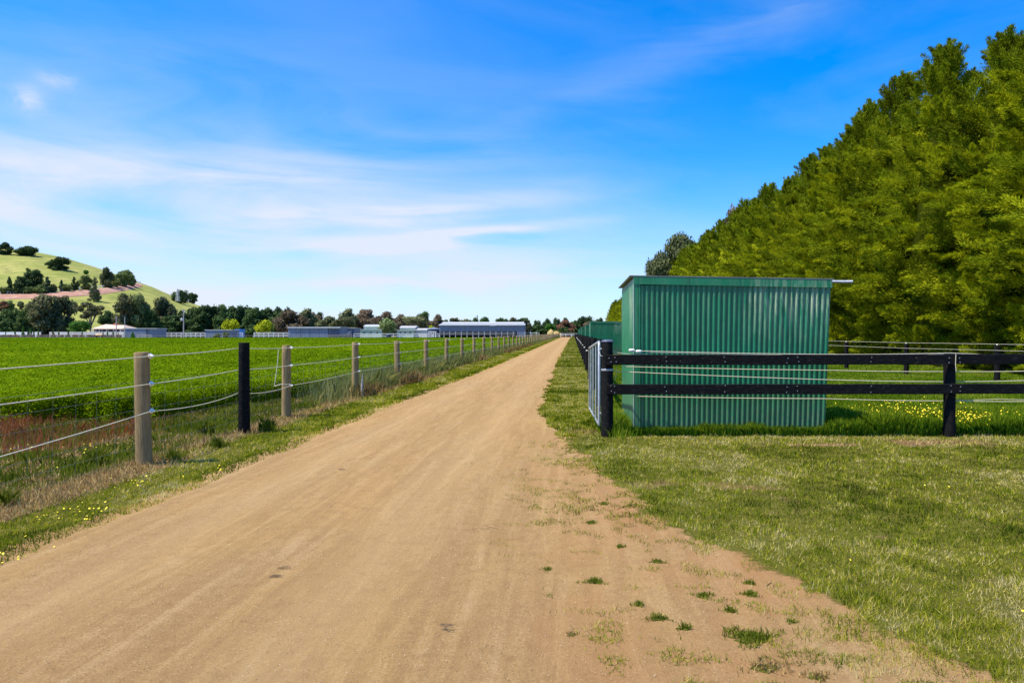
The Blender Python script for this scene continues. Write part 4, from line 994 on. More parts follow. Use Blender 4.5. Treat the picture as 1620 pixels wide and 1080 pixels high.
# ------------------------------------------------------------------ buildings beyond the field
def bld(name, px0, px1, Y, label, cat='shed', group='farm buildings beyond the field'):
    x0, x1 = P(px0, 0, Y)[0], P(px1, 0, Y)[0]
    return empty(name, ((x0 + x1) / 2, Y, 0), 0, label, cat, group), (x1 - x0) / 2
def zt(py, Y): return CH + (HY - py) / F * Y
def hut(name, px0, px1, split, top, Y, label, depth=4):
    e, w = bld(name, px0, px1, Y, label); h = zt(top, Y); xs_ = P(split, 0, Y)[0] - e.location[0]
    b = MB(); b.box((-w, 0, 0), (xs_, depth, h - .15)); b.build('wall', M['blue'], e)
    b = MB(); b.box((xs_ + .003, .35, 0), (w, depth, h - .15)); b.build('open_bay', M['blue'], e)
    b = MB(); b.box((-w - .15, -.15, h - .148), (w + .15, depth + .15, h)); b.build('roof', M['roofpale'], e)
    return e, w, h
Yb = 165
e, w, h = hut('horse_shelter', 198, 248, 231, 519, Yb, 'small slate-blue shed left of the power pole')
b = MB(); b.box((-w + .02, -.012, .95), (w - .02, -.003, 1.05)); b.build('kick_rail', M['bluedk'], e)
e, w, h = hut('horse_shelter', 325, 366, 354, 521.5, Yb + 4, 'small slate-blue shed just right of power pole')
e, w, h = hut('stable_block', 456, 538, 519, 517, Yb, 'large slate-blue shed in the middle of the far field edge', 6)
for px in (475, 490, 505):
    b = MB(); x = P(px, 0, Yb)[0] - e.location[0]; b.box((x - .05, -.02, .2), (x + .05, -.004, h - .2)); b.build('wall_joint', M['bluedk'], e)
e, w, h = hut('lean_to_shed', 524, 560, 556, 518.5, Yb + 7, 'lower slate lean-to behind right end of large slate shed', 5)
ob_ = [o for o in bpy.data.objects if o.name.startswith('stable_block')][0]
wS = (P(538, 0, Yb)[0] - P(456, 0, Yb)[0]) / 2; hS = zt(517, Yb)
b = MB(); b.box((-wS - .1, -.28, hS - .30), (wS + .1, -.153, hS - .17)); b.build('gutter', M['roofpale'], ob_)
b = MB(); b.box((wS * .62, .30, 0), (wS * .95, .346, hS - .6)); b.build('door', M['bluedk'], ob_)
# yard clutter by the lean-to
e, w = bld('feed_shelter', 537, 553, Yb - 1, 'small dark feed shelter with tipped grey lid before the lean-to', 'shelter')
b = MB(); b.box((-w, 0, 1.15), (w, 1.6, 1.3)); b.add([(.2, 0, 1.3), (w, 0, 1.3), (w, 0, 2.2), (.9, 0, 1.7), (.2, 1.5, 1.3), (w, 1.5, 1.3), (w, 1.5, 2.2), (.9, 1.5, 1.7)], [(0, 1, 2, 3), (7, 6, 5, 4), (0, 3, 7, 4), (3, 2, 6, 7), (1, 5, 6, 2)]); b.build('lid', M['blue'], e)
for sx_ in (-w + .1, 0, w - .1):
    b = MB(); b.box((sx_ - .08, .05, 0), (sx_ + .08, 1.5, 1.149)); b.build('support', M['dark'], e)
def white_fence(px0, px1, Y, ztop, npost, label, rails=2, mat=None, th=.07, Y1=None, group='rail fences beyond the field', name='rail_fence'):
    mat = mat or M['white']; Y1 = Y1 or Y; x0 = P(px0, 0, Y)[0]; x1 = P(px1, 0, Y1)[0]
    e = empty(name, (x0, Y, 0), 0, label, 'fence', group)
    pb = MB(); pb.box((-th, -th, 0), (th, th, ztop + .05)); me = pb.mesh('post', mat)
    for i in range(npost):
        t_ = i / (npost - 1); obj_from(me, 'post', e, ((x1 - x0) * t_, (Y1 - Y) * t_, 0))
    for r_ in range(rails):
        z = ztop - r_ * ztop * .8 / max(rails, 1); dy = Y1 - Y
        rb = MB(); rb.add([(0, -.11, z - th), (x1 - x0, dy - .11, z - th), (x1 - x0, dy - .11, z + th), (0, -.11, z + th), (0, -.073, z - th), (x1 - x0, dy - .073, z - th), (x1 - x0, dy - .073, z + th), (0, -.073, z + th)],
               [(0, 1, 2, 3), (7, 6, 5, 4), (0, 4, 5, 1), (1, 5, 6, 2), (2, 6, 7, 3), (3, 7, 4, 0)]); rb.build('rail', mat, e)
    return e
white_fence(248, 325, 172, 1.62, 11, 'white three-rail fence between the two small slate sheds', 3)
white_fence(366, 384, 172, 1.62, 3, 'short white fence below the bright blue roof', 3)
white_fence(402, 456, 172, 1.62, 8, 'white three-rail fence left of the large slate shed', 3)
white_fence(560, 695, 172, 1.35, 14, 'white fence between lean-to and dark water tank', 2)
white_fence(830, 853, 182, 1.55, 3, 'short white fence right of the long shed', 2)
white_fence(0, 200, 160, 1.05, 20, 'low grey post fence behind the crop at far left', 2, M['greyrail'], .06)
white_fence(200, 456, 160, .95, 24, 'low grey wire fence behind the crop, left of large shed', 1, M['greyrail'], .05)
white_fence(519, 557, 163, 1.1, 8, 'grey timber yard rails before the lean-to', 3, M['greyrail'], .06)
white_fence(217, 240, 162, 1.1, 3, 'pale rail pen in front of small slate shed', 2, M['concrete'], .07)
ge = white_fence(886.5, 912.5, 256, 1.35, 4, 'white timber rail gate closing the far end of road', 2, None, .10, name='rail_gate'); ge['category'] = 'gate'
# blue box, trough, sand heap
e, w = bld('blue_shed', 372, 381.5, 178, 'tiny bright blue shed behind the short white fence'); h = zt(520.5, 178)
b = MB(); b.box((-w, 0, 0), (w, 2, h - .25)); b.build('wall', M['bluebright'], e); b = MB(); b.box((-w - .08, -.1, h - .248), (w + .08, 2.1, h)); b.build('roof', M['bluebright'], e)
x, y, z = P(615, 0, 168); b = MB(); b.lathe((0, 0, 0), [(.55, 0), (.62, .2), (.62, 1.05), (.5, 1.12)], 12); tag(b.build('water_trough', M['tank'], None, True, (x, 168, 0)), 'dark round tub by white fence below the pale green tree', 'tub')
# tan-roofed house
Yh = 195; e, w = bld('farmhouse', 146, 196, Yh, 'low house with tan gabled roof behind the white wall', 'house'); h1, h2 = zt(519.5, Yh), zt(512.5, Yh)
b = MB(); b.box((-w + .4, 0, 0), (w - .4, 7, h1 - .1)); b.build('wall', M['brick'], e)
b = MB(); b.add([(-w, -.7, h1 - .1), (w, -.7, h1 - .1), (w, 7.7, h1 - .1), (-w, 7.7, h1 - .1), (-w + 1.4, 3.5, h2), (w - 1.6, 3.5, h2 - .3)], [(0, 1, 5, 4), (1, 2, 5), (2, 3, 4, 5), (3, 0, 4), (0, 3, 2, 1)]); b.build('roof', M['tan'], e)
b = MB(); b.box((-.6, 3.2, h2 - .6), (.3, 4.0, h2 + .35)); b.box((.31, 3.3, h2 - .6), (.6, 3.9, h2 + .1)); b.build('chimney', mat_paint('red_brick', (.42, .13, .07), .8), e)
for k in range(4):
    b = MB(); x = -w + 1.3 + k * 1.75; b.box((x, -.03, 1.7), (x + 1.2, -.004, h1 - .35)); b.build('window', M['dark'], e)
for k in range(5):
    b = MB(); x = -w + .3 + k * 2.0; b.box((x, -.6, 0), (x + .12, -.48, h1 - .1)); b.build('verandah_post', M['white'], e)
# long white wall, yard
e, w = bld('yard_wall', -40, 64, 190, 'long white low wall at far left behind young conifers', 'wall'); b = MB(); b.box((-w, 0, 0), (w, .25, zt(525, 190))); b.build('panel', M['white'], e)
e, w = bld('yard_wall', 78, 196, 190, 'pale low wall below the tan-roofed house', 'wall'); b = MB(); b.box((-w, 0, 0), (w, .25, zt(524.8, 190))); b.build('panel', mat_paint('pale_render', (.52, .50, .46), .8, .3, .35), e)
# mint barns
def barn(px0, px1, Y, ytop, ymid, label, depth=8):
    e, w = bld('barn', px0, px1, Y, label, 'barn'); a, m = zt(ytop, Y), zt(ymid, Y)
    b = MB(); b.box((-w, 0, 0), (w, depth, m - .12)); b.build('wall', M['mint'], e)
    b = MB(); b.box((-w - .2, -.25, m - .118), (w + .2, 2.6, m + .05)); b.build('awning', M['roofpale'], e)
    b = MB(); b.box((-w * .94, 2.61, m - .1), (w * .94, depth - .1, a - .62)); b.build('upper_wall', M['mint'], e)
    b = MB(); b.add([(-w, 2.4, a - .6), (w, 2.4, a - .6), (w, depth + .2, a - .6), (-w, depth + .2, a - .6), (-w, 4.8, a), (w, 4.8, a)], [(0, 1, 5, 4), (2, 3, 4, 5), (1, 2, 5), (3, 0, 4), (0, 3, 2, 1)]); b.build('roof', M['roofpale'], e)
    for k in range(3):
        b = MB(); x = -w + w * (.3 + .6 * k); b.box((x, -.03, zt(527, Y)), (x + .5, -.004, zt(525, Y))); b.build('vent', M['dark'], e)
barn(570, 604, 188, 513, 521, 'pale mint barn left of the pale green tree')
barn(628, 654, 190, 515, 522, 'pale mint barn behind the spreading gum')
e, w = bld('white_shed', 654, 690, 192, 'low whitish shed left of the dark tank'); b = MB(); b.box((-w, 0, 0), (w, 5, zt(522, 192))); b.build('wall', mat_paint('offwhite_cladding', (.5, .5, .46), .6), e)
b = MB(); b.add([(-w, -.2, zt(522, 192) + .003), (w, -.2, zt(522, 192) + .003), (w, 5.2, zt(522, 192) + .003), (-w, 5.2, zt(522, 192) + .003), (-w, 2.5, zt(519, 192)), (w, 2.5, zt(519, 192))], [(0, 1, 5, 4), (2, 3, 4, 5), (1, 2, 5), (3, 0, 4), (0, 3, 2, 1)]); b.build('roof', M['roofpale'], e)
# tank
Yt = 180; e, w = bld('water_tank', 674, 695, Yt, 'dark blue round water tank left of the long shed', 'tank'); h = zt(520.5, Yt)
b = MB(); b.lathe((0, w, 0), [(w, 0), (w, h)], 28); b.build('drum', M['tank'], e, True)
b = MB(); b.lathe((0, w, h + .002), [(w + .08, 0), (w * .5, .3), (.1, .5)], 28); b.build('lid', M['blue'], e, True)
e, w = bld('kennel', 677.5, 690, 176, 'small white-lintelled pen in front of the dark tank', 'pen'); h = zt(524, 176)
b = MB(); b.box((-w, 0, h - .2), (w, .9, h)); b.build('roof', M['white'], e)
for k in range(4):
    b = MB(); x = -w + .05 + k * (2 * w - .35) / 3; b.box((x, .02, 0), (x + .25, .3, h - .203)); b.build('upright', M['roofpale'], e)
b = MB(); b.box((-w + .06, .5, 0), (w - .06, .85, h - .203)); b.build('back_panel', M['tank'], e)
# long shed
Yl = 178; e, w = bld('long_shed', 695, 829, Yl, 'long slate-blue open stable shed with pale roof', 'shed'); h1, h2 = zt(514.0, Yl), zt(508.7, Yl); hb = zt(524, Yl)
b = MB(); b.box((-w, 0, hb), (w, .2, h1 - .15)); b.box((-w, 0, 0), (-w + .3, .2, hb)); b.box((w - 1.9, 0, 0), (w, .2, hb)); b.build('wall', M['blue'], e)
b = MB(); b.box((-w, 8, 0), (w, 8.2, h1 - .2)); b.build('back_wall', M['dark'], e)
for sx_ in (-1, 1):
    b = MB(); b.box((min(sx_ * w, sx_ * (w - .2)), .203, 0), (max(sx_ * w, sx_ * (w - .2)), 7.997, h1 - .2)); b.build('side_wall', M['blue'], e)
b = MB(); b.add([(-w - .2, -.35, h1 - .1), (w + .25, -.35, h1 - .1), (w + .25, 3.0, h1 + .25), (-w - .2, 3.0, h1 + .25), (-w - .2, -.35, h1 - .0), (w + .25, -.35, h1 - .0), (w + .25, 3.0, h1 + .35), (-w - .2, 3.0, h1 + .35)], [(0, 3, 2, 1), (4, 5, 6, 7), (0, 1, 5, 4), (1, 2, 6, 5), (2, 3, 7, 6), (3, 0, 4, 7)]); b.build('lower_roof', M['roofpale'], e)
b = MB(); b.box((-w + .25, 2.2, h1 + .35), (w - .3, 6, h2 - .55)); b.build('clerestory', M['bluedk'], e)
b = MB(); b.add([(-w, 1.9, h2 - .55), (w - .1, 1.9, h2 - .55), (w - .1, 8.4, h2 - .8), (-w, 8.4, h2 - .8), (-w + .2, 4.4, h2), (w - .3, 4.4, h2)], [(0, 1, 5, 4), (2, 3, 4, 5), (1, 2, 5), (3, 0, 4), (0, 3, 2, 1)]); b.build('upper_roof', M['roofpale'], e)
for k in range(17):
    x = -w + 1.2 + k * (2 * w - 4) / 12; b = MB(); b.box((x - .09, .02, 0), (x + .09, .18, hb)); b.build('stall_post', M['roofpale'], e)
for z in (1.65, 1.2):
    b = MB(); b.box((-w + .3, -.06, z - .05), (w - 2.2, -.003, z + .05)); b.build('stall_rail', M['roofpale'], e)
# hay stack
x, y, z = P(877, 521, 266); hm = mat_paint('hay', (.40, .29, .11), .95, .35, 1.2)
b = MB(); hs = empty('hay_stack', (x, 266, 0), 0, 'golden hay stack behind fence at end of the road', 'hay')
for i, (dx, w_, hh_) in enumerate(((-1.3, 1.5, 2.6), (.9, 1.5, 2.3), (2.6, 1.2, 1.7))):
    b = MB(); b.lathe((dx, 0, 0), [(w_, 0), (w_ * 1.08, hh_ * .4), (w_ * .9, hh_ * .75), (w_ * .55, hh_ * .95), (.1, z if i == 0 else hh_)], 14); b.build('heap', hm, hs, True)
# poles
pe = empty('power_pole', P(290.5, 0, 166)[:2] + (0,), 0, 'grey power pole with transformer between the two small sheds', 'pole')
b = MB(); b.tube([(0, 0, 0), (0, 0, zt(489, 166))], [.14, .10], 8); b.build('mast', M['concrete'], pe, True)
b = MB(); b.box((-.42, -.1, zt(491.5, 166)), (.42, .1, zt(491, 166) + .09)); b.build('crossarm', M['concrete'], pe)
b = MB(); b.lathe((-.46, 0, zt(507.5, 166)), [(.22, 0), (.25, .1), (.25, .55), (.15, .65)], 10); b.build('transformer', M['roofpale'], pe, True)
b = MB(); b.lathe((.3, 0, zt(494.5, 166)), [(.05, 0), (.10, .08), (.10, .28), (.04, .34)], 8); b.build('street_light', M['white'], pe, True)
pe = empty('stay_pole', P(184, 0, 180)[:2] + (0,), 0, 'thin pale pole in front of the tan-roofed house', 'pole')
b = MB(); b.tube([(0, 0, 0), (0, 0, zt(500, 180))], [.13, .10], 7); b.build('mast', M['concrete'], pe, True)
b = MB(); b.tube([(0, 0, zt(501, 180)), (.95, 0, zt(507, 180))], .03, 5); b.build('stay', M['concrete'], pe)
pe = empty('power_pole', P(197.5, 0, 182)[:2] + (0,), 0, 'thin pale pole left above the small slate shed', 'pole'); b = MB(); b.tube([(0, 0, 0), (0, 0, zt(501, 182))], [.10, .08], 7); b.build('mast', M['concrete'], pe, True)
def lattice(px, pb, pt, wb, Y, label, z0):
    e = empty('lattice_tower', (P(px, 0, Y)[0], Y, z0), 0, label, 'tower'); h = zt(pt, Y) - z0; s_ = Y / F; w = wb * s_ / 2; b = MB(); n = 7
    cs = lambda t_: w * (1 - .85 * t_)
    for sx_, sy_ in ((-1, -1), (1, -1), (1, 1), (-1, 1)): b.tube([(sx_ * w, sy_ * w, 0), (sx_ * w * .15, sy_ * w * .15, h)], .22, 4)
    for i in range(n):
        a_, c_ = i / n, (i + 1) / n
        for d_ in (-1, 1): b.tube([(-d_ * cs(a_), -cs(a_), h * a_), (d_ * cs(c_), -cs(c_), h * c_)], .14, 4); b.tube([(-d_ * cs(a_), cs(a_), h * a_), (d_ * cs(c_), cs(c_), h * c_)], .14, 4)
    b.build('mast', M['roofpale'], e)
    for t_ in (.62, .8):
        b = MB(); b.tube([(-w * 1.2, 0, h * t_), (w * 1.2, 0, h * t_)], .2, 4); b.build('crossarm', M['roofpale'], e)
x, y, z = hill_hit(281, 481); lattice(281, 480, 457, 5, y - 30, 'pale lattice tower standing in front of ridge trees', float(hill_z(x, y - 30)))
# horse in a tan rug
hx, hy_, _ = P(156, 0, 157); bm_ = bpy.data.meshes.new('horse')
J = [(0, 0, 1.18, .27), (.45, 0, 1.22, .27), (.75, 0, 1.15, .24), (-.35, 0, 1.2, .25), (-.62, 0, 1.25, .2), (-.95, 0, 1.05, .13), (-1.2, 0, .75, .10), (-1.32, 0, .55, .11), (-1.42, 0, .34, .07),
     (.8, .14, .8, .13), (.82, .15, .45, .06), (.84, .15, .04, .05), (.8, -.14, .8, .13), (.86, -.15, .45, .06), (.9, -.15, .04, .05),
     (-.5, .13, .8, .1), (-.5, .13, .42, .055), (-.52, .13, .04, .05), (-.5, -.13, .8, .1), (-.58, -.13, .42, .055), (-.6, -.13, .04, .05), (.98, 0, 1.15, .06), (1.06, 0, .75, .05)]
E = [(0, 1), (1, 2), (0, 3), (3, 4), (4, 5), (5, 6), (6, 7), (7, 8), (2, 9), (9, 10), (10, 11), (2, 12), (12, 13), (13, 14), (3, 15), (15, 16), (16, 17), (3, 18), (18, 19), (19, 20), (2, 21), (21, 22)]
bm_.from_pydata([j[:3] for j in J], E, []); bm_.materials.append(mat_paint('bay_coat', (.06, .035, .022), .6)); ho = obj_from(bm_, 'horse', None, (hx, hy_, 0)); ho.scale = (.93,) * 3
md = ho.modifiers.new('skin', 'SKIN')
for v_, j in zip(bm_.skin_vertices[0].data if bm_.skin_vertices else [], J): v_.radius = (j[3], j[3])
if not bm_.skin_vertices:
    bpy.context.view_layer.objects.active = ho
md2 = ho.modifiers.new('sub', 'SUBSURF'); md2.levels = 1; md2.render_levels = 2
tag(ho, 'horse in a tan rug grazing behind the crop by the grey fence', 'horse')
rg = MB()
for i, (xx, w_, zt_) in enumerate(((-.62, .30, 1.50), (-.2, .345, 1.50), (.4, .35, 1.53), (.9, .33, 1.46), (1.05, .22, 1.30))):
    for k in range(7):
        t_ = -1 + 2 * k / 6; rg.v.append((xx, w_ * math.sin(t_ * 1.45), zt_ - .10 - .62 * (1 - math.cos(t_ * 1.25)) * 1.0 + .10))
for i in range(4):
    for k in range(6): a = i * 7 + k; rg.f.append((a, a + 1, a + 8, a + 7))
rg.build('rug', mat_paint('tan_rug', (.52, .36, .20), .8, .1), ho, True)
# young conifers and low russet shrubs in the yard
GY_ = 'young conifers in the yard at far left'
for i, (px, top, w) in enumerate(((9, 524, 4), (24, 522, 6), (36.5, 515.5, 7), (45, 515, 5.5), (49, 519, 6.5), (53.6, 519, 5), (60.6, 523, 6), (84, 520, 7), (93, 522, 5), (108, 521, 6), (130, 523, 5), (163, 524, 4.5), (170, 523.5, 5.5), (179, 523, 6), (187, 525, 4))):
    tree_px('young_conifer', px, top, w, 170 + (i % 3), 'pine', ('green', 'darkgreen')[i % 2], '%s young cone-shaped conifer from the left in the yard' % nth[i], GY_)
tree_px('young_conifer', 210, 525, 10, 159, 'pine', 'green', 'young conifer in front of small slate shed', GY_)
tree_px('shrub', 357, 524.5, 12, 162, 'round', 'gumgreen', 'straggly low bush by right small slate shed', GY_)
tree_px('shrub', 343, 526, 14, 161, 'round', 'hillgreen', 'pale low bush before the right small slate shed', GY_)
for i in range(17):
    tree_px('low_shrub', 4 + 11.5 * i, 528.4, 10, 164, 'round', 'red' if i % 3 else 'gumbrown', '%s low russet shrub from the left behind grey fence' % nth[i], 'russet shrubs behind the grey fence')

# ------------------------------------------------------------------ conifer hedge
def conifer(seed, nbr, per, ls, H_=1.0):
    """golden leyland-type conifer, real metres: height 14, radius ~3.9"""
    r = np.random.default_rng(seed); H = 14.0; R0 = 4.0
    Cs = []; As = []; Bs = []; Ss = []; vr = []; cl = []
    for k in range(nbr):
        z = H * (1 - (1 - r.random()) ** 1.0) * .985 + .1; f = z / H
        R = R0 * (1 - f ** 1.7) ** .8 * (.48 + .52 * float(smooth(.8, 5.0, z))) + .10
        a = r.uniform(0, 2 * PI); R *= (.50 + .92 * float(fbm(np.array(a * 1.9), np.array(z * 1.15), seed, 2))) * r.uniform(.9, 1.06)
        base = np.array([R * math.cos(a), R * math.sin(a), z])
        elev = r.uniform(-.05, .70) + .75 * f ** 3
        d = np.array([math.cos(a + r.normal(0, .35)) * math.cos(elev), math.sin(a + r.normal(0, .35)) * math.cos(elev), math.sin(elev)])
        Ln = r.uniform(.75, 1.5) * (1 - .1 * f) * (1.35 if r.random() < .10 else 1)
        side = np.cross(d, [0, 0, 1.]); side /= np.linalg.norm(side); up_ = np.cross(side, d)
        n = int(per * r.uniform(.7, 1.3)); t_ = r.random(n) ** .8
        if k < 22:
            q_ = k / 22; base = np.array([.85 * (1 - q_) * math.cos(a), .85 * (1 - q_) * math.sin(a), H * (.78 + .21 * q_)]); d = np.array([.25 * math.cos(a), .25 * math.sin(a), .95]); Ln = r.uniform(.9, 1.6); side = np.cross(d, [0, 1., 0]); side /= np.linalg.norm(side); up_ = np.cross(side, d)
        wd = (.34 if k >= 22 else .26) * Ln * (1 - t_ * .85)
        su, uu_ = r.normal(0, .6, n).clip(-1.2, 1.2), r.normal(0, .42, n).clip(-.9, .9)
        C = base + d * ((t_ - .65) * Ln)[:, None] + side * (su * wd)[:, None] + up_ * (uu_ * wd)[:, None] - np.array([0, 0, 1]) * (.18 * t_ ** 2 * Ln * (f < .6))[:, None]
        dirv = d * 1.0 + side * (su * .75)[:, None] + up_ * (uu_ * .8 + .1)[:, None] + r.normal(0, .20, (n, 3)); dirv /= np.linalg.norm(dirv, axis=1)[:, None]
        b = np.cross(dirv, up_ + r.normal(0, .55, (n, 3))); b /= np.linalg.norm(b, axis=1)[:, None] + 1e-9
        Cs.append(C); As.append(dirv); Bs.append(b); Ss.append(ls * r.uniform(.6, 1.3, n)); cv = r.random()
        vr.append(np.clip(.18 + .42 * r.random() + r.normal(0, .20, n), 0, 1)); cl.append(np.clip(cv * (1 - .6 * float(smooth(.72, .95, f))) + r.normal(0, .13, n), 0, 1))
    C = np.concatenate(Cs); A = np.concatenate(As); B = np.concatenate(Bs); S = np.concatenate(Ss)[:, None]; n = len(C)
    V = np.stack([C - A * S * .5, C + B * S * .135 + A * S * .05, C + A * S * 1.0, C - B * S * .135 + A * S * .05], 1).reshape(-1, 3)
    V[:, 2] = np.maximum(V[:, 2], .03)
    # dense heart stops daylight; its darkest leaf tone paints shade between the sprays
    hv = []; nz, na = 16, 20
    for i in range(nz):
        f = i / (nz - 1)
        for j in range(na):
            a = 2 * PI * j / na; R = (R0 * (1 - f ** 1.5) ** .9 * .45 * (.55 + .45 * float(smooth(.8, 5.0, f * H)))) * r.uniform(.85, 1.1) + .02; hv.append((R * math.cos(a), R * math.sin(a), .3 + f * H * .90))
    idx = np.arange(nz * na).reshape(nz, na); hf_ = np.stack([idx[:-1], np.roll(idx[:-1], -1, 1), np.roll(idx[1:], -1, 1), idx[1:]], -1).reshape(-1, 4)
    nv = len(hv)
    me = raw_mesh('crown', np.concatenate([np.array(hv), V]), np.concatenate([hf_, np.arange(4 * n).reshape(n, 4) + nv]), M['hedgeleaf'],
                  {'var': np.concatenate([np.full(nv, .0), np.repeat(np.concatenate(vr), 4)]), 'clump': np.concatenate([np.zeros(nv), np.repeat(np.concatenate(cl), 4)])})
    tb = MB(); tb.tube([(0, 0, -.1), (.03, 0, 3), (0, .03, 8), (0, 0, 13.2)], [.28, .22, .12, .02], 8)
    return me, tb.mesh('trunk', M['barkdk'], True)
near = [conifer(700 + i, 600, 430, .098) for i in range(4)]
far = [conifer(800 + i, 400, 100, .22) for i in range(3)]
# (Y, height) read from the peaks of the hedge line, then regular
hl = [(19.5, 12.9), (23.2, 13.1), (27, 13.2), (31, 14.4), (35.5, 14.7), (38.8, 14.3), (41.8, 14.0), (45, 13.6), (49, 13.9), (53.5, 13.4), (58.5, 14.1), (63, 13.7), (68, 14.5), (73, 13.9), (78, 14.2), (83, 13.8), (88, 14.1), (93, 13.6)]
y = 97.5
while y < 285:
    hl.append((y, random.uniform(12.6, 14.2))); y += 4.6
hl2 = [(ya + 2.0 + random.uniform(-.5, .5), random.uniform(12.0, 13.6)) for ya, _ in hl if ya < 120]
for i, (y, h) in enumerate(hl + hl2):
    cm, tm = (near if y < 62 else far)[i % (4 if y < 62 else 3)]
    x = 17.0 + random.uniform(-.35, .35) + (1.9 if i >= len(hl) else 0)
    if i >= len(hl): lb = 'golden-green conifer of the second row showing between front hedge crowns'
    elif i < 14: lb = '%s golden-green conifer of the tall hedge, counted from the right edge' % nth[i]
    elif y < 104: lb = 'golden-green conifer in the hedge just right of the grey gums'
    else: lb = 'far golden-green hedge conifer showing left of the green shed'
    e = empty('hedge_conifer', (x, y, 0), random.uniform(0, 6.28), lb, 'conifer', 'golden conifers of the tall hedge')
    q = random.uniform(.95, 1.05); e.scale = (q, q, h / 13.9)
    cr = obj_from(cm, 'crown', e); q = random.uniform(.9, 1.1); cr.color = (.195 * q, .250 * q, .010, 1); obj_from(tm, 'trunk', e)
# grey gums rising beside the hedge
gum2 = [crown('gum', 1300 + i, 22000, .036) for i in range(2)]
for i, (x, y, w, h, c, lb) in enumerate(((17.0, 107, 12, 17.4, 'grey', 'grey-leaved gum standing out left of the hedge above the shed'), (14.6, 112, 7.5, 15.0, 'grey', 'smaller grey gum at left edge of hedge skyline'), (18.5, 78, 5.5, 16.2, 'gumbrown', 'brownish gum top poking out of the hedge crest'))):
    e = empty('gum_tree', (x, y, 0), i * 2.1, lb, 'tree', 'gums in the hedge line'); e.scale = (w / 2, w / 2, h); cr = obj_from(gum2[i % 2][0], 'crown', e); cr.color = tuple(v_ * 1.4 for v_ in COLS[c]) + (1,); obj_from(gum2[i % 2][1], 'trunk', e)

# ------------------------------------------------------------------ sky, sun, camera
SUN_EL, SUN_AZ = math.radians(61), math.radians(-112)   # azimuth from +Y, negative = left; slightly towards the camera side
sc = bpy.context.scene
wd = bpy.data.worlds.new('World'); sc.world = wd; wd.use_nodes = True; nt = wd.node_tree; nt.nodes.clear()
class W(NT):
    def __init__(s): s.t = nt; s.n = nt.nodes
w = W(); out = w.new('ShaderNodeOutputWorld'); bg = w.new('ShaderNodeBackground'); w.l(bg.outputs[0], out.inputs[0])
sky = w.new('ShaderNodeTexSky', sky_type='NISHITA'); sky.sun_disc = False; sky.sun_elevation = SUN_EL; sky.sun_rotation = SUN_AZ
sky.altitude = 200; sky.air_density = 1.0; sky.dust_density = .6; sky.ozone_density = 2.2
hs_ = w.new('ShaderNodeHueSaturation'); hs_.inputs['Saturation'].default_value = 1.25; tint = w.mix(1, sky.outputs[0], (.94, 1.26, 1.72), 'MULTIPLY'); w.l(tint, hs_.inputs['Color'])
dirn = w.new('ShaderNodeTexCoord').outputs['Generated']; sp = w.new('ShaderNodeSeparateXYZ'); w.l(dirn, sp.inputs[0])
az = w.math('ARCTAN2', sp.outputs[0], sp.outputs[1]); el = w.math('ARCSINE', sp.outputs[2])
cb = w.new('ShaderNodeCombineXYZ'); w.l(az, cb.inputs[0]); w.l(el, cb.inputs[1])
def streak(rot, sx, sy, scale, detail=6, dist=.6, loc=(0, 0, 0)):
    return w.noise(w.map(cb.outputs[0], (sx, sy, 1), loc, (0, 0, rot)), scale, detail, .55, dist)
def bump1(v, c, wdt):  # smooth bump around c
    d = w.math('DIVIDE', w.math('SUBTRACT', v, c), wdt); return w.math('EXPONENT', w.math('MULTIPLY', w.math('MULTIPLY', d, d), -1))
# broad milky veil low on the left
n1 = streak(-.16, 1.3, 7, 1.6, 7, .8, (3, 1, 0))
veil = w.math('MULTIPLY', bump1(el, .13, .15), w.ramp(az, [(0, 0), (.001, 0)]) if False else w.math('ADD', bump1(az, -.62, .42), w.math('MULTIPLY', bump1(az, -.2, .35), .35)))
veil = w.math('MULTIPLY', veil, w.ramp(n1, [(.34, .08), (.62, 1)]))
# narrow streaks rising to the right
def line(el0, slope, wdt, az0, azw, amp):
    c = w.math('ADD', el0, w.math('MULTIPLY', az, slope)); wob = w.math('MULTIPLY', w.math('SUBTRACT', n1, .5), .05)
    return w.math('MULTIPLY', w.math('MULTIPLY', bump1(w.math('ADD', el, wob), c, wdt), bump1(az, az0, azw)), amp)
n2 = streak(-.15, 2.2, 16, 2.2, 6, .5, (1, 7, 0))
ls_ = line(.158, .10, .010, -.20, .18, .75)
for a in ((.205, .13, .02, -.28, .25, .42), (.085, .08, .010, -.3, .22, .35), (.34, .30, .035, .22, .30, .11), (.10, .1, .03, -.2, .3, .25), (.255, .10, .03, -.55, .25, .35)): ls_ = w.math('ADD', ls_, line(*a))
ls_ = w.math('MULTIPLY', ls_, w.ramp(n2, [(.32, .2), (.6, 1.25)]))
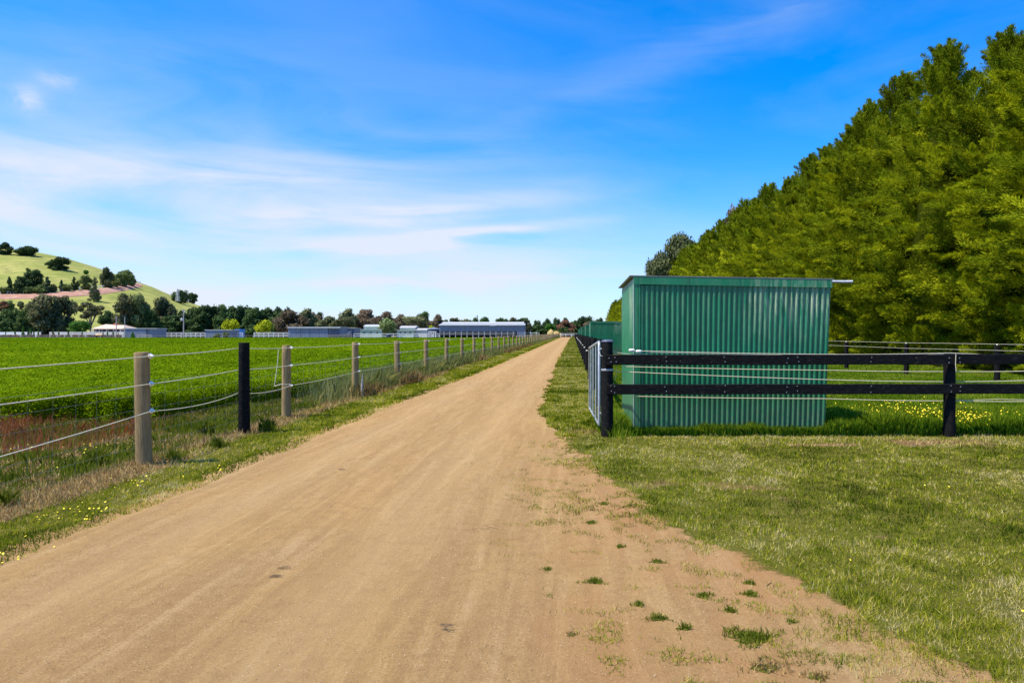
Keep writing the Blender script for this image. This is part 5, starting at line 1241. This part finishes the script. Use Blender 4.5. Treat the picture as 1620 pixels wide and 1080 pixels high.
# two small puffs at upper left
n3 = w.noise(cb.outputs[0], 26, 5, .65, .8)
puff = w.math('ADD', w.math('MULTIPLY', w.math('MULTIPLY', bump1(az, -.672, .014), bump1(el, .262, .014)), .38), w.math('MULTIPLY', w.math('MULTIPLY', bump1(az, -.645, .020), bump1(el, .287, .008)), .36))
puff = w.math('MULTIPLY', puff, w.ramp(n3, [(.38, 0), (.62, 1.2)]))
# thin general veil with broken structure everywhere, whiter towards the horizon
n4 = streak(-.2, 1.2, 4, 1.3, 6, 1.0, (9, 2, 0))
gen = w.math('ADD', w.math('MULTIPLY', w.ramp(n4, [(.42, 0), (.75, 1)]), .14), w.math('MULTIPLY', bump1(el, 0, .15), .40))
cloud = w.math('ADD', w.math('ADD', w.math('MULTIPLY', veil, .74), ls_), w.math('ADD', puff, gen), clamp=True)
CLOUDCOL = (5.25, 5.5, 6.2)
mixn = w.new('ShaderNodeMix', data_type='RGBA'); w.l(w.math('MULTIPLY', cloud, .92), mixn.inputs[0]); w.l(hs_.outputs[0], mixn.inputs[6]); mixn.inputs[7].default_value = (*CLOUDCOL, 1)
w.l(mixn.outputs[2], bg.inputs['Color']); bg.inputs['Strength'].default_value = .088

sl = bpy.data.lights.new('sun', 'SUN'); sl.energy = 4.3; sl.angle = math.radians(1.0); sl.color = (1, .91, .76)
so = link(bpy.data.objects.new('sun', sl))
dvec = np.array([math.sin(SUN_AZ) * math.cos(SUN_EL), math.cos(SUN_AZ) * math.cos(SUN_EL), math.sin(SUN_EL)])
from mathutils import Vector
so.rotation_euler = Vector(dvec).to_track_quat('Z', 'Y').to_euler(); so.location = (-30, 0, 60)

cam = bpy.data.cameras.new('camera'); co = link(bpy.data.objects.new('camera', cam)); sc.camera = co
co.location = (0, 0, CH); co.rotation_euler = (PI / 2, 0, 0)
cam.sensor_width = 36; cam.lens = 24; cam.shift_x = -(CX - 810) / 1620; cam.shift_y = -(540 - HY) / 1620
cam.clip_end = 9000; cam.clip_start = .05
sc.view_settings.view_transform = 'Standard'; sc.view_settings.look = 'None'; sc.view_settings.exposure = .82; sc.view_settings.gamma = 1
sc.cycles.max_bounces = 6; sc.cycles.diffuse_bounces = 3; sc.cycles.transmission_bounces = 3; sc.cycles.transparent_max_bounces = 4
sc.cycles.use_denoising = True
